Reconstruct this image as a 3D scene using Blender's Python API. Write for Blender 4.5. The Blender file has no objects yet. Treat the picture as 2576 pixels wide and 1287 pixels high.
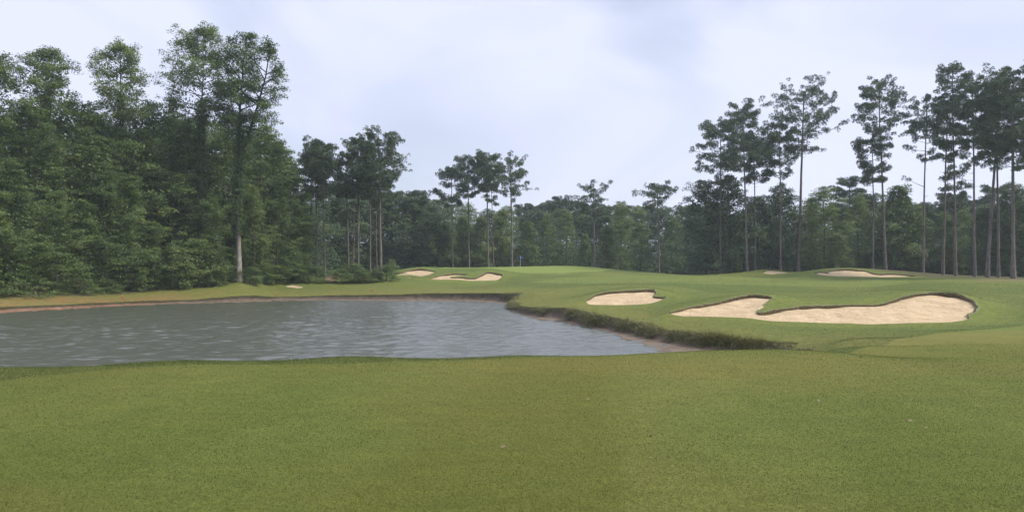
import bpy, math, numpy as np
from mathutils import Vector
R = math.radians
scn = bpy.context.scene
COL = scn.collection

# ------------------------------------------------------------------ camera
F = 1983.0                                   # focal length in units of a 2576-wide frame
cam = bpy.data.cameras.new('camera'); co = bpy.data.objects.new('camera', cam); COL.objects.link(co)
co.location = (0, 0, 1.6); co.rotation_euler = (R(90), 0, 0)
cam.sensor_width = 36; cam.lens = 36 * F / 2576
cam.shift_y = 34.5 / 2576
cam.clip_start = 0.1; cam.clip_end = 3000
scn.camera = co

# ------------------------------------------------------------------ sky and sun
SUN_EL, SUN_AZ = 46.0, 100.0                  # azimuth measured from the view direction (+Y) towards the right (+X)
w = bpy.data.worlds.new('World'); scn.world = w; w.use_nodes = True
wt = w.node_tree; wn = wt.nodes; wl = wt.links
bg = wn['Background']
sky = wn.new('ShaderNodeTexSky'); sky.sky_type = 'NISHITA'; sky.sun_disc = False
sky.sun_elevation = R(SUN_EL); sky.sun_rotation = R(SUN_AZ); sky.air_density = 1.0; sky.dust_density = 2.5; sky.ozone_density = 1.5
tc = wn.new('ShaderNodeTexCoord')
mp = wn.new('ShaderNodeMapping'); mp.inputs['Scale'].default_value = (1.0, 1.0, 2.4); mp.inputs['Rotation'].default_value = (0.25, 0.35, 0.5)
mz = wn.new('ShaderNodeMapping'); mz.inputs['Rotation'].default_value = (0, 0, R(21)); wl.new(tc.outputs['Generated'], mz.inputs['Vector']); wl.new(mz.outputs['Vector'], mp.inputs['Vector'])
nz = wn.new('ShaderNodeTexNoise'); nz.inputs['Scale'].default_value = 1.9; nz.inputs['Detail'].default_value = 5; nz.inputs['Roughness'].default_value = 0.42; nz.inputs['Distortion'].default_value = 0.9
wl.new(mp.outputs['Vector'], nz.inputs['Vector'])
mr = wn.new('ShaderNodeMapRange'); mr.inputs['From Min'].default_value = 0.36; mr.inputs['From Max'].default_value = 0.62
mr.inputs['To Min'].default_value = 0.58; mr.inputs['To Max'].default_value = 0.97; mr.interpolation_type = 'SMOOTHSTEP'
wl.new(nz.outputs['Fac'], mr.inputs['Value'])
mx = wn.new('ShaderNodeMix'); mx.data_type = 'RGBA'
wl.new(mr.outputs['Result'], mx.inputs['Factor']); wl.new(sky.outputs['Color'], mx.inputs[6])
mx.inputs[7].default_value = (6.35, 6.7, 8.4, 1)
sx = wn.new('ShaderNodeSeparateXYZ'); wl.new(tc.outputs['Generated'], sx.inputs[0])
zg = wn.new('ShaderNodeMapRange'); zg.interpolation_type = 'SMOOTHSTEP'                      # gain added above the frame to light the turf, like an overcast zenith
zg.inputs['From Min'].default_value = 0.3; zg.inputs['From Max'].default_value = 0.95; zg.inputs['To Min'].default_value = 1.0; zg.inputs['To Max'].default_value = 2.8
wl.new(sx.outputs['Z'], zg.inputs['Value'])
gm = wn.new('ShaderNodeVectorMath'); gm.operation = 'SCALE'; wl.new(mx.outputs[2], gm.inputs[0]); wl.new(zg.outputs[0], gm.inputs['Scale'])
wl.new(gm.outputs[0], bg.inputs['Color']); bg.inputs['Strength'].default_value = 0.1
sl = bpy.data.lights.new('sun', 'SUN'); sl.energy = 4.3; sl.angle = R(8); sl.color = (1, 0.92, 0.78)
so = bpy.data.objects.new('sun', sl); COL.objects.link(so)
sd = Vector((math.cos(R(SUN_EL)) * math.sin(R(SUN_AZ)), math.cos(R(SUN_EL)) * math.cos(R(SUN_AZ)), math.sin(R(SUN_EL))))
so.rotation_euler = sd.to_track_quat('Z', 'Y').to_euler(); so.location = (60, 20, 60)
vs = scn.view_settings; vs.view_transform = 'Standard'; vs.look = 'None'; vs.gamma = 1; vs.exposure = 0.42
scn.cycles.max_bounces = 6; scn.cycles.diffuse_bounces = 3; scn.cycles.glossy_bounces = 2; scn.cycles.transmission_bounces = 3
scn.cycles.volume_bounces = 0; scn.cycles.caustics_reflective = False; scn.cycles.caustics_refractive = False
scn.cycles.use_denoising = True; scn.cycles.denoiser = 'OPENIMAGEDENOISE'; scn.cycles.denoising_input_passes = 'RGB_ALBEDO_NORMAL'; scn.cycles.denoising_prefilter = 'ACCURATE'

# ------------------------------------------------------------------ helpers
def V(*a): return np.array(a, float)
def wp(u, v, Y): return np.array([(u - 1288) / F * Y, Y, 1.6 - (v - 678) / F * Y])   # a point seen at (u, v), Y metres ahead

def hash2(ix, iy, seed):
    h = (ix.astype(np.int64) * 374761393 + iy.astype(np.int64) * 668265263 + seed * 974634777) & 0xFFFFFFFF
    h = ((h ^ (h >> 13)) * 1274126177) & 0xFFFFFFFF
    return ((h ^ (h >> 16)) & 0xFFFF) / 65535.0
def vnoise(x, y, seed=0):
    x = np.asarray(x, float); y = np.asarray(y, float)
    ix = np.floor(x); iy = np.floor(y); fx = x - ix; fy = y - iy
    fx = fx * fx * (3 - 2 * fx); fy = fy * fy * (3 - 2 * fy)
    a = hash2(ix, iy, seed); b = hash2(ix + 1, iy, seed); c = hash2(ix, iy + 1, seed); d = hash2(ix + 1, iy + 1, seed)
    return (a * (1 - fx) + b * fx) * (1 - fy) + (c * (1 - fx) + d * fx) * fy - 0.5
def fbm(x, y, seed=0, oct=3):
    s = 0; a = 1
    for k in range(oct):
        s = s + a * vnoise(x * 2 ** k, y * 2 ** k, seed + k * 7); a *= 0.5
    return s

def mesh_obj(name, verts, faces, mat=None, parent=None, tint=None, color=None, smooth=False):
    """one mesh object from numpy arrays; faces is an (n,k) array or a list of such arrays"""
    if not isinstance(faces, (list, tuple)): faces = [faces]
    faces = [np.asarray(f, np.int32) for f in faces if len(f)]
    me = bpy.data.meshes.new(name)
    verts = np.asarray(verts, np.float32)
    me.vertices.add(len(verts)); me.vertices.foreach_set('co', verts.ravel())
    li = np.concatenate([f.ravel() for f in faces]); tot = np.concatenate([np.full(len(f), f.shape[1], np.int32) for f in faces])
    st = np.concatenate([[0], np.cumsum(tot)[:-1]]).astype(np.int32)
    me.loops.add(len(li)); me.loops.foreach_set('vertex_index', li)
    me.polygons.add(len(tot)); me.polygons.foreach_set('loop_start', st)
    if tint is not None:
        a = me.attributes.new('tint', 'FLOAT', 'POINT'); a.data.foreach_set('value', np.asarray(tint, np.float32))
    if color is not None:
        a = me.attributes.new('zone', 'FLOAT_COLOR', 'POINT')
        c4 = np.ones((len(verts), 4), np.float32); c4[:, :color.shape[1]] = color; a.data.foreach_set('color', c4.ravel())
    me.update(calc_edges=True)
    me.polygons.foreach_set('use_smooth', np.full(len(tot), bool(smooth)))
    if mat: me.materials.append(mat)
    o = bpy.data.objects.new(name, me); COL.objects.link(o)
    if parent: o.parent = parent
    return o
def tag(o, label=None, cat=None, group=None, kind=None):
    if label: o['label'] = label
    if cat: o['category'] = cat
    if group: o['group'] = group
    if kind: o['kind'] = kind
    return o
def empty(name, loc, label, cat, group=None, rz=0.0, s=1.0):
    o = bpy.data.objects.new(name, None); COL.objects.link(o); o.empty_display_size = 0.3
    o.location = loc; o.rotation_euler = (0, 0, rz); o.scale = (s, s, s) if np.isscalar(s) else s
    return tag(o, label, cat, group)

class Geo:                                     # collects tubes and leaves
    def __init__(s): s.v = []; s.f = {3: [], 4: []}; s.t = []; s.n = 0
    def add(s, v, f, t=None):
        v = np.asarray(v, float); f = np.asarray(f, np.int64)
        s.v.append(v); s.f[f.shape[1]].append(f + s.n); s.t.append(np.zeros(len(v)) if t is None else np.broadcast_to(np.asarray(t, float), (len(v),))); s.n += len(v)
    def tube(s, pts, rad, n=6, t=0.0):
        pts = np.asarray(pts, float); m = len(pts); rad = np.broadcast_to(np.asarray(rad, float), (m,))
        d = np.gradient(pts, axis=0); d /= np.linalg.norm(d, axis=1)[:, None] + 1e-9
        ref = np.where(np.abs(d[:, 2:3]) < 0.9, V(0, 0, 1)[None], V(1, 0, 0)[None])
        a = np.cross(d, ref); a /= np.linalg.norm(a, axis=1)[:, None] + 1e-9; b = np.cross(d, a)
        th = np.arange(n) * 2 * np.pi / n
        ring = pts[:, None] + rad[:, None, None] * (a[:, None] * np.cos(th)[None, :, None] + b[:, None] * np.sin(th)[None, :, None])
        i = np.arange(m - 1)[:, None] * n; j = np.arange(n)[None]; k = (j + 1) % n
        f = np.stack([(i + j), (i + k), (i + n + k), (i + n + j)], -1).reshape(-1, 4)
        s.add(ring.reshape(-1, 3), f, t)
    def build(s, name, mat, parent=None, smooth=False):
        v = np.concatenate(s.v); f = [np.concatenate(x) for x in s.f.values() if x]
        return mesh_obj(name, v, f, mat, parent, tint=np.concatenate(s.t), smooth=smooth)

def norm(a): return a / (np.linalg.norm(a, axis=-1, keepdims=True) + 1e-9)

def leaf_cards(c, nrm_, size, rg, asp=0.55):
    n = len(c); t = norm(np.cross(nrm_, rg.normal(size=(n, 3)))); b = np.cross(norm(nrm_), t)
    s = size[:, None]
    v = np.stack([c - t * s * .5, c + b * s * asp * .5 + t * s * .05, c + t * s * .5 - norm(nrm_) * s * .12, c - b * s * asp * .5 + t * s * .05], 1).reshape(-1, 3)
    return v, np.arange(4 * n).reshape(-1, 4)

# ------------------------------------------------------------------ materials
def mat_base(name):
    m = bpy.data.materials.new(name); m.use_nodes = True
    return m, m.node_tree.nodes, m.node_tree.links, m.node_tree.nodes['Principled BSDF']
def N(nodes, t, **k):
    n = nodes.new(t)
    for a, b in k.items(): setattr(n, a, b)
    return n
def ramp(nodes, stops):
    r = nodes.new('ShaderNodeValToRGB'); e = r.color_ramp.elements
    while len(e) < len(stops): e.new(0.5)
    for x, (p, c) in zip(e, stops): x.position = p; x.color = (*c, 1)
    return r
def leaf_mat(name, cols, transl=0.3, rough=0.55, objvar=0.35, spec=0.25):
    m, n, l, b = mat_base(name)
    at = N(n, 'ShaderNodeAttribute', attribute_name='tint'); oi = N(n, 'ShaderNodeObjectInfo')
    mul = N(n, 'ShaderNodeMath', operation='MULTIPLY_ADD'); mul.inputs[1].default_value = objvar
    l.new(oi.outputs['Random'], mul.inputs[0]); l.new(at.outputs['Fac'], mul.inputs[2])
    sub = N(n, 'ShaderNodeMath', operation='SUBTRACT'); sub.inputs[1].default_value = objvar * 0.5; sub.use_clamp = True
    l.new(mul.outputs[0], sub.inputs[0])
    r = ramp(n, cols); l.new(sub.outputs[0], r.inputs['Fac'])
    l.new(r.outputs['Color'], b.inputs['Base Color']); b.inputs['Roughness'].default_value = rough; b.inputs['Specular IOR Level'].default_value = spec
    tr = N(n, 'ShaderNodeBsdfTranslucent'); l.new(r.outputs['Color'], tr.inputs['Color'])
    ms = N(n, 'ShaderNodeMixShader'); ms.inputs['Fac'].default_value = transl
    l.new(b.outputs[0], ms.inputs[1]); l.new(tr.outputs[0], ms.inputs[2]); l.new(ms.outputs[0], n['Material Output'].inputs['Surface'])
    return m
def bark_mat(name, c1, c2, scale=3.0):
    m, n, l, b = mat_base(name)
    t = N(n, 'ShaderNodeTexCoord'); mpn = N(n, 'ShaderNodeMapping'); mpn.inputs['Scale'].default_value = (1, 1, 0.3); l.new(t.outputs['Object'], mpn.inputs['Vector'])
    z = N(n, 'ShaderNodeTexNoise'); z.inputs['Scale'].default_value = scale; z.inputs['Detail'].default_value = 6; l.new(mpn.outputs[0], z.inputs['Vector'])
    r = ramp(n, [(0.35, c1), (0.65, c2)]); l.new(z.outputs['Fac'], r.inputs['Fac']); l.new(r.outputs['Color'], b.inputs['Base Color'])
    b.inputs['Roughness'].default_value = 0.9; b.inputs['Specular IOR Level'].default_value = 0.1
    bp = N(n, 'ShaderNodeBump'); bp.inputs['Strength'].default_value = 0.6; bp.inputs['Distance'].default_value = 0.05
    l.new(z.outputs['Fac'], bp.inputs['Height']); l.new(bp.outputs[0], b.inputs['Normal'])
    return m
LEAF = leaf_mat('broad_leaf', [(0.0, (0.055, 0.09, 0.028)), (0.5, (0.104, 0.158, 0.046)), (1.0, (0.165, 0.205, 0.065))], transl=0.42, objvar=0.5)
LEAF_DARK = leaf_mat('dark_leaf', [(0.0, (0.036, 0.066, 0.03)), (0.5, (0.068, 0.11, 0.044)), (1.0, (0.11, 0.15, 0.058))], transl=0.22)
LEAF_BRIGHT = leaf_mat('bright_leaf', [(0.0, (0.06, 0.10, 0.03)), (0.5, (0.105, 0.155, 0.042)), (1.0, (0.16, 0.20, 0.06))])
NEEDLE = leaf_mat('pine_needle', [(0.0, (0.035, 0.058, 0.032)), (0.5, (0.062, 0.096, 0.048)), (1.0, (0.095, 0.13, 0.06))], transl=0.15, objvar=0.25)
BARK_PINE = bark_mat('pine_bark', (0.066, 0.058, 0.052), (0.13, 0.115, 0.102))
BARK_PALE = bark_mat('pale_bark', (0.11, 0.098, 0.085), (0.24, 0.215, 0.19))
def foot_mat():
    m = bark_mat('ivy_stained_bark', (0.11, 0.098, 0.085), (0.23, 0.205, 0.18)); n = m.node_tree.nodes; l = m.node_tree.links
    t = [x for x in n if x.type == 'TEX_COORD'][0]; s_ = N(n, 'ShaderNodeSeparateXYZ'); l.new(t.outputs['Object'], s_.inputs[0])
    r = N(n, 'ShaderNodeMapRange'); r.inputs['From Min'].default_value = 5; r.inputs['From Max'].default_value = 8.5; l.new(s_.outputs['Z'], r.inputs['Value'])
    cr = [x for x in n if x.type == 'VALTORGB'][0]; x = N(n, 'ShaderNodeMix', data_type='RGBA'); l.new(r.outputs[0], x.inputs['Factor']); l.new(cr.outputs['Color'], x.inputs[6]); x.inputs[7].default_value = (0.03, 0.03, 0.022, 1)
    l.new(x.outputs[2], n['Principled BSDF'].inputs['Base Color']); return m
BARK_FOOT = foot_mat()
BARK_DARK = bark_mat('dark_bark', (0.05, 0.042, 0.034), (0.11, 0.095, 0.08))

def ground_mat():
    m, n, l, b = mat_base('turf')
    at = N(n, 'ShaderNodeAttribute', attribute_name='zone'); t = N(n, 'ShaderNodeTexCoord')
    def noise(scale, detail, sc=(1, 1, 1), rough=0.6):
        mpn = N(n, 'ShaderNodeMapping'); mpn.inputs['Scale'].default_value = sc; l.new(t.outputs['Object'], mpn.inputs['Vector'])
        z = N(n, 'ShaderNodeTexNoise'); z.inputs['Scale'].default_value = scale; z.inputs['Detail'].default_value = detail; z.inputs['Roughness'].default_value = rough
        l.new(mpn.outputs[0], z.inputs['Vector']); return z
    def mixc(fac, a, c, blend='MIX'):
        x = N(n, 'ShaderNodeMix', data_type='RGBA', blend_type=blend)
        if isinstance(fac, float): x.inputs['Factor'].default_value = fac
        else: l.new(fac, x.inputs['Factor'])
        for s, q in ((6, a), (7, c)):
            if isinstance(q, tuple): x.inputs[s].default_value = (*q, 1)
            else: l.new(q, x.inputs[s])
        return x.outputs[2]
    def mrange(src, a, c, lo, hi):
        x = N(n, 'ShaderNodeMapRange'); x.inputs['From Min'].default_value = a; x.inputs['From Max'].default_value = c; x.inputs['To Min'].default_value = lo; x.inputs['To Max'].default_value = hi
        l.new(src, x.inputs['Value']); return x.outputs[0]
    def gate(src):
        if src is None: return at.outputs['Alpha']
        x = N(n, 'ShaderNodeMath', operation='MULTIPLY'); l.new(src, x.inputs[0]); l.new(at.outputs['Alpha'], x.inputs[1]); return x.outputs[0]
    c = at.outputs['Color']
    big = noise(0.22, 4); c = mixc(mrange(big.outputs['Fac'], 0.42, 0.75, 0, 0.3), c, (0.115, 0.092, 0.022))      # dry patches
    mid = noise(1.3, 5); c = mixc(gate(mrange(mid.outputs['Fac'], 0.42, 0.66, 0, 0.65)), c, (0.054, 0.082, 0.016))
    m3 = noise(3.6, 6, (0.5, 1, 1), 0.75); c = mixc(gate(None), c, N_ramp(n, l, mrange(m3.outputs['Fac'], 0.3, 0.7, 0, 1), [(0.0, (0.58, 0.62, 0.58)), (0.5, (1, 1, 1)), (1.0, (1.42, 1.34, 1.22))]), 'MULTIPLY')       # greener patches
    fine = noise(28, 5, rough=0.75)
    c = mixc(1.0, c, N_ramp(n, l, mrange(fine.outputs['Fac'], 0.25, 0.75, 0, 1), [(0.0, (0.55, 0.56, 0.55)), (0.5, (1, 1, 1)), (1.0, (1.5, 1.45, 1.4))]), 'MULTIPLY')
    l.new(c, b.inputs['Base Color']); b.inputs['Roughness'].default_value = 0.95; b.inputs['Specular IOR Level'].default_value = 0.12
    f2 = noise(9, 6, rough=0.8)
    bp = N(n, 'ShaderNodeBump'); bp.inputs['Strength'].default_value = 0.75; bp.inputs['Distance'].default_value = 0.08
    l.new(f2.outputs['Fac'], bp.inputs['Height'])
    bp2 = N(n, 'ShaderNodeBump'); bp2.inputs['Strength'].default_value = 0.7; bp2.inputs['Distance'].default_value = 0.02
    l.new(fine.outputs['Fac'], bp2.inputs['Height']); l.new(bp.outputs[0], bp2.inputs['Normal']); l.new(bp2.outputs[0], b.inputs['Normal'])
    return m
def N_ramp(n, l, src, stops):
    r = ramp(n, stops); l.new(src, r.inputs['Fac']); return r.outputs['Color']
TURF = ground_mat()
BLADE = leaf_mat('grass_blade', [(0.0, (0.060, 0.076, 0.012)), (0.45, (0.096, 0.109, 0.017)), (0.8, (0.134, 0.136, 0.028)), (1.0, (0.22, 0.19, 0.07))], transl=0.4, objvar=0.0, spec=0.2)
ROUGH_BLADE = leaf_mat('rough_blade', [(0.0, (0.037, 0.058, 0.012)), (0.5, (0.066, 0.09, 0.018)), (1.0, (0.115, 0.128, 0.033))], transl=0.3, objvar=0.0)
BANK_BLADE = leaf_mat('bank_blade', [(0.0, (0.032, 0.036, 0.017)), (0.5, (0.072, 0.082, 0.028)), (1.0, (0.18, 0.165, 0.06))], transl=0.2, objvar=0.0)
LIP_BLADE = leaf_mat('lip_turf', [(0.0, (0.13, 0.096, 0.055)), (0.5, (0.175, 0.14, 0.068)), (1.0, (0.085, 0.104, 0.026))], transl=0.2, objvar=0.0)

def sand_mat():
    m, n, l, b = mat_base('bunker_sand')
    t = N(n, 'ShaderNodeTexCoord')
    z = N(n, 'ShaderNodeTexNoise'); z.inputs['Scale'].default_value = 0.7; z.inputs['Detail'].default_value = 7; z.inputs['Roughness'].default_value = 0.6; l.new(t.outputs['Object'], z.inputs['Vector'])
    r = ramp(n, [(0.3, (0.24, 0.182, 0.110)), (0.55, (0.318, 0.246, 0.152)), (0.75, (0.375, 0.29, 0.188))]); l.new(z.outputs['Fac'], r.inputs['Fac'])
    z2 = N(n, 'ShaderNodeTexNoise'); z2.inputs['Scale'].default_value = 3.0; z2.inputs['Detail'].default_value = 5; l.new(t.outputs['Object'], z2.inputs['Vector'])
    l.new(r.outputs['Color'], b.inputs['Base Color']); b.inputs['Roughness'].default_value = 1; b.inputs['Specular IOR Level'].default_value = 0.05
    bp = N(n, 'ShaderNodeBump'); bp.inputs['Strength'].default_value = 0.8; bp.inputs['Distance'].default_value = 0.25; l.new(z2.outputs['Fac'], bp.inputs['Height'])
    vo = N(n, 'ShaderNodeTexVoronoi'); vo.inputs['Scale'].default_value = 1.4; l.new(t.outputs['Object'], vo.inputs['Vector'])
    vr = N(n, 'ShaderNodeMapRange'); vr.inputs['From Min'].default_value = 0.05; vr.inputs['From Max'].default_value = 0.28; l.new(vo.outputs['Distance'], vr.inputs['Value'])
    b2 = N(n, 'ShaderNodeBump'); b2.inputs['Strength'].default_value = 0.7; b2.inputs['Distance'].default_value = 0.10; l.new(vr.outputs[0], b2.inputs['Height']); l.new(bp.outputs[0], b2.inputs['Normal'])
    l.new(b2.outputs[0], b.inputs['Normal'])
    return m
SAND = sand_mat()
def soil_mat():
    m, n, l, b = mat_base('bank_soil')
    at = N(n, 'ShaderNodeAttribute', attribute_name='zone'); t = N(n, 'ShaderNodeTexCoord')
    z = N(n, 'ShaderNodeTexNoise'); z.inputs['Scale'].default_value = 1.6; z.inputs['Detail'].default_value = 8; z.inputs['Roughness'].default_value = 0.7; l.new(t.outputs['Object'], z.inputs['Vector'])
    x = N(n, 'ShaderNodeMix', data_type='RGBA', blend_type='MULTIPLY'); x.inputs['Factor'].default_value = 1
    r = ramp(n, [(0.3, (0.5, 0.48, 0.46)), (0.7, (1.35, 1.35, 1.35))]); l.new(z.outputs['Fac'], r.inputs['Fac'])
    l.new(at.outputs['Color'], x.inputs[6]); l.new(r.outputs['Color'], x.inputs[7]); l.new(x.outputs[2], b.inputs['Base Color'])
    b.inputs['Roughness'].default_value = 0.9; b.inputs['Specular IOR Level'].default_value = 0.15
    bp = N(n, 'ShaderNodeBump'); bp.inputs['Strength'].default_value = 0.9; bp.inputs['Distance'].default_value = 0.2; l.new(z.outputs['Fac'], bp.inputs['Height']); l.new(bp.outputs[0], b.inputs['Normal'])
    return m
SOIL = soil_mat()
def water_mat():
    m, n, l, b = mat_base('pond_water')
    b.inputs['Base Color'].default_value = (0.046, 0.050, 0.036, 1); b.inputs['Roughness'].default_value = 0.25; b.inputs['IOR'].default_value = 1.45
    t = N(n, 'ShaderNodeTexCoord')
    prev = None
    for sc, dist, stre, xs, ro in ((2.6, 0.05, 0.7, 0.4, 0.05), (7.0, 0.018, 0.6, 0.6, -0.1)):
        mpn = N(n, 'ShaderNodeMapping'); mpn.inputs['Scale'].default_value = (xs, 1, 1); mpn.inputs['Rotation'].default_value = (0, 0, ro); l.new(t.outputs['Object'], mpn.inputs['Vector'])
        z = N(n, 'ShaderNodeTexNoise'); z.inputs['Scale'].default_value = sc; z.inputs['Detail'].default_value = 3; z.inputs['Roughness'].default_value = 0.5; z.inputs['Distortion'].default_value = 0.4; l.new(mpn.outputs[0], z.inputs['Vector'])
        bp = N(n, 'ShaderNodeBump'); bp.inputs['Strength'].default_value = stre; bp.inputs['Distance'].default_value = dist; l.new(z.outputs['Fac'], bp.inputs['Height'])
        if prev: l.new(prev.outputs[0], bp.inputs['Normal'])
        prev = bp
    l.new(prev.outputs[0], b.inputs['Normal'])
    return m
WATER = water_mat()
def plain(name, c, rough=0.6, metal=0.0):
    m, n, l, b = mat_base(name)
    z = N(n, 'ShaderNodeTexNoise'); z.inputs['Scale'].default_value = 12; z.inputs['Detail'].default_value = 4
    r = ramp(n, [(0.3, tuple(x * 0.75 for x in c)), (0.7, tuple(min(1, x * 1.15) for x in c))]); l.new(z.outputs['Fac'], r.inputs['Fac']); l.new(r.outputs['Color'], b.inputs['Base Color'])
    b.inputs['Roughness'].default_value = rough; b.inputs['Metallic'].default_value = metal
    return m

# ------------------------------------------------------------------ terrain: outlines, control points, height function
WATER_Z = -3.0
SHORE_I = [  # u_water, v_water, u_edge, v_edge, Y_edge   (right side, far side, left side)
 (1960, 905, 1978, 868, 43.5), (1690, 890, 1800, 848, 44.5), (1600, 860, 1660, 829, 51), (1545, 843, 1600, 811, 56), (1500, 828, 1530, 797, 61.5),
 (1400, 807, 1437, 775, 72), (1349, 801, 1362, 775, 76.5), (1285, 783, 1302, 764, 88), (1278, 770, 1292, 752, 101), (1262, 763, 1302, 739, 108),
 (1200, 759, 1225, 737, 114.5), (1100, 757, 1105, 738, 118), (950, 756, 950, 742, 119.5), (820, 755.5, 820, 743.5, 120), (700, 757, 700, 746, 118),
 (560, 761, 560, 749, 112), (430, 765, 430, 755, 107), (300, 770, 300, 760, 101.3), (150, 779, 150, 767, 92.3), (0, 787, 0, 774, 85.7),
 (-150, 796, -150, 783, 79.3), (-350, 812, -350, 796, 70)]
SHORE_W = [((-64, 52), (-66, 53, -2.3)), ((-66, 38), (-68, 37, -2.2)), ((-58, 27), (-59, 25.5, -2.2)), ((-44, 24.5), (-44.5, 23, -2.5)), ((-28, 25.5), (-28, 24, -2.5)),
 ((-14, 27), (-14, 25.5, -2.5)), ((-2, 29), (-2, 27.5, -2.5)), ((7, 32), (7.5, 30.5, -2.5)), ((12, 36), (13.3, 35, -2.5))]
Wc, Ec = [], []
for (uw, vw, ue, ve, Ye) in SHORE_I:
    Yw = (1.6 - WATER_Z) * F / (vw - 678); Wc.append(((uw - 1288) / F * Yw, Yw)); Ec.append(wp(ue, ve, Ye))
for a, b in SHORE_W: Wc.append(a); Ec.append(V(*b))
Wc = np.array(Wc); Ec = np.array(Ec)

def spline(P, step):
    """closed Catmull-Rom through P, sampled about every step metres; returns points and the float parameter"""
    n = len(P); pts, par = [], []
    for i in range(n):
        p0, p1, p2, p3 = P[i - 1], P[i], P[(i + 1) % n], P[(i + 2) % n]
        k = max(2, int(np.linalg.norm(p2[:2] - p1[:2]) / step)); t = np.arange(k) / k
        t_ = t[:, None]
        q = 0.5 * (2 * p1 + (p2 - p0) * t_ + (2 * p0 - 5 * p1 + 4 * p2 - p3) * t_ ** 2 + (3 * p1 - p0 - 3 * p2 + p3) * t_ ** 3)
        lin = p1 + (p2 - p1) * t_
        pts.append(0.75 * q + 0.25 * lin); par.append(i + t)
    return np.concatenate(pts), np.concatenate(par)
def at_param(P, s):
    n = len(P); i = np.floor(s).astype(int) % n; t = (s - np.floor(s))[:, None]
    p0, p1, p2, p3 = P[i - 1], P[i], P[(i + 1) % n], P[(i + 2) % n]
    q = 0.5 * (2 * p1 + (p2 - p0) * t + (2 * p0 - 5 * p1 + 4 * p2 - p3) * t ** 2 + (3 * p1 - p0 - 3 * p2 + p3) * t ** 3)
    return 0.75 * q + 0.25 * (p1 + (p2 - p1) * t)
def out_normals(P):
    d = np.roll(P, -1, 0) - np.roll(P, 1, 0); nrm = np.stack([d[:, 1], -d[:, 0]], 1); nrm = norm(nrm)
    area = 0.5 * np.sum(P[:, 0] * np.roll(P[:, 1], -1) - np.roll(P[:, 0], -1) * P[:, 1])
    return nrm if area > 0 else -nrm
def inside(poly, pts):
    x, y = pts[:, 0], pts[:, 1]; res = np.zeros(len(pts), bool)
    bb = (x >= poly[:, 0].min()) & (x <= poly[:, 0].max()) & (y >= poly[:, 1].min()) & (y <= poly[:, 1].max())
    idx = np.nonzero(bb)[0]
    if not len(idx): return res
    px, py = x[idx], y[idx]; c = np.zeros(len(idx), bool)
    x0, y0 = poly[:, 0], poly[:, 1]; x1, y1 = np.roll(x0, -1), np.roll(y0, -1)
    for a, b, cc, d in zip(x0, y0, x1, y1):
        if b == d: continue
        m = (b > py) != (d > py)
        c ^= m & (px < (cc - a) * (py - b) / (d - b) + a)
    res[idx] = c; return res
def dist_poly(poly, pts, closed=True):
    d = np.full(len(pts), 1e9)
    A = poly; B = np.roll(poly, -1, 0)
    if not closed: A, B = poly[:-1], poly[1:]
    for a, b in zip(A, B):
        ab = b - a; t = np.clip(((pts - a) @ ab) / (ab @ ab + 1e-12), 0, 1)
        q = pts - (a + t[:, None] * ab); np.minimum(d, np.einsum('ij,ij->i', q, q), out=d)
    return np.sqrt(d)

E3, Epar = spline(Ec, 0.25)
W2 = at_param(Wc, Epar)
En = out_normals(E3[:, :2])
arc = np.concatenate([[0], np.cumsum(np.linalg.norm(np.diff(E3[:, :2], axis=0), axis=1))])
rag = fbm(arc * 0.35, arc * 0, 3, 4) * 0.9 + np.maximum(0, vnoise(arc * 0.9, arc * 0, 9)) * 0.5
rag = rag + np.where(Epar < 9.5, 1.0, .25) * vnoise(arc * .16, arc * 0, 14) * 1.6
E2 = E3[:, :2] + En * (rag * 0.55)[:, None]
W2 = W2 + En * (fbm(arc * 0.3, arc * 0, 21, 3) * 0.35)[:, None]

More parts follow.
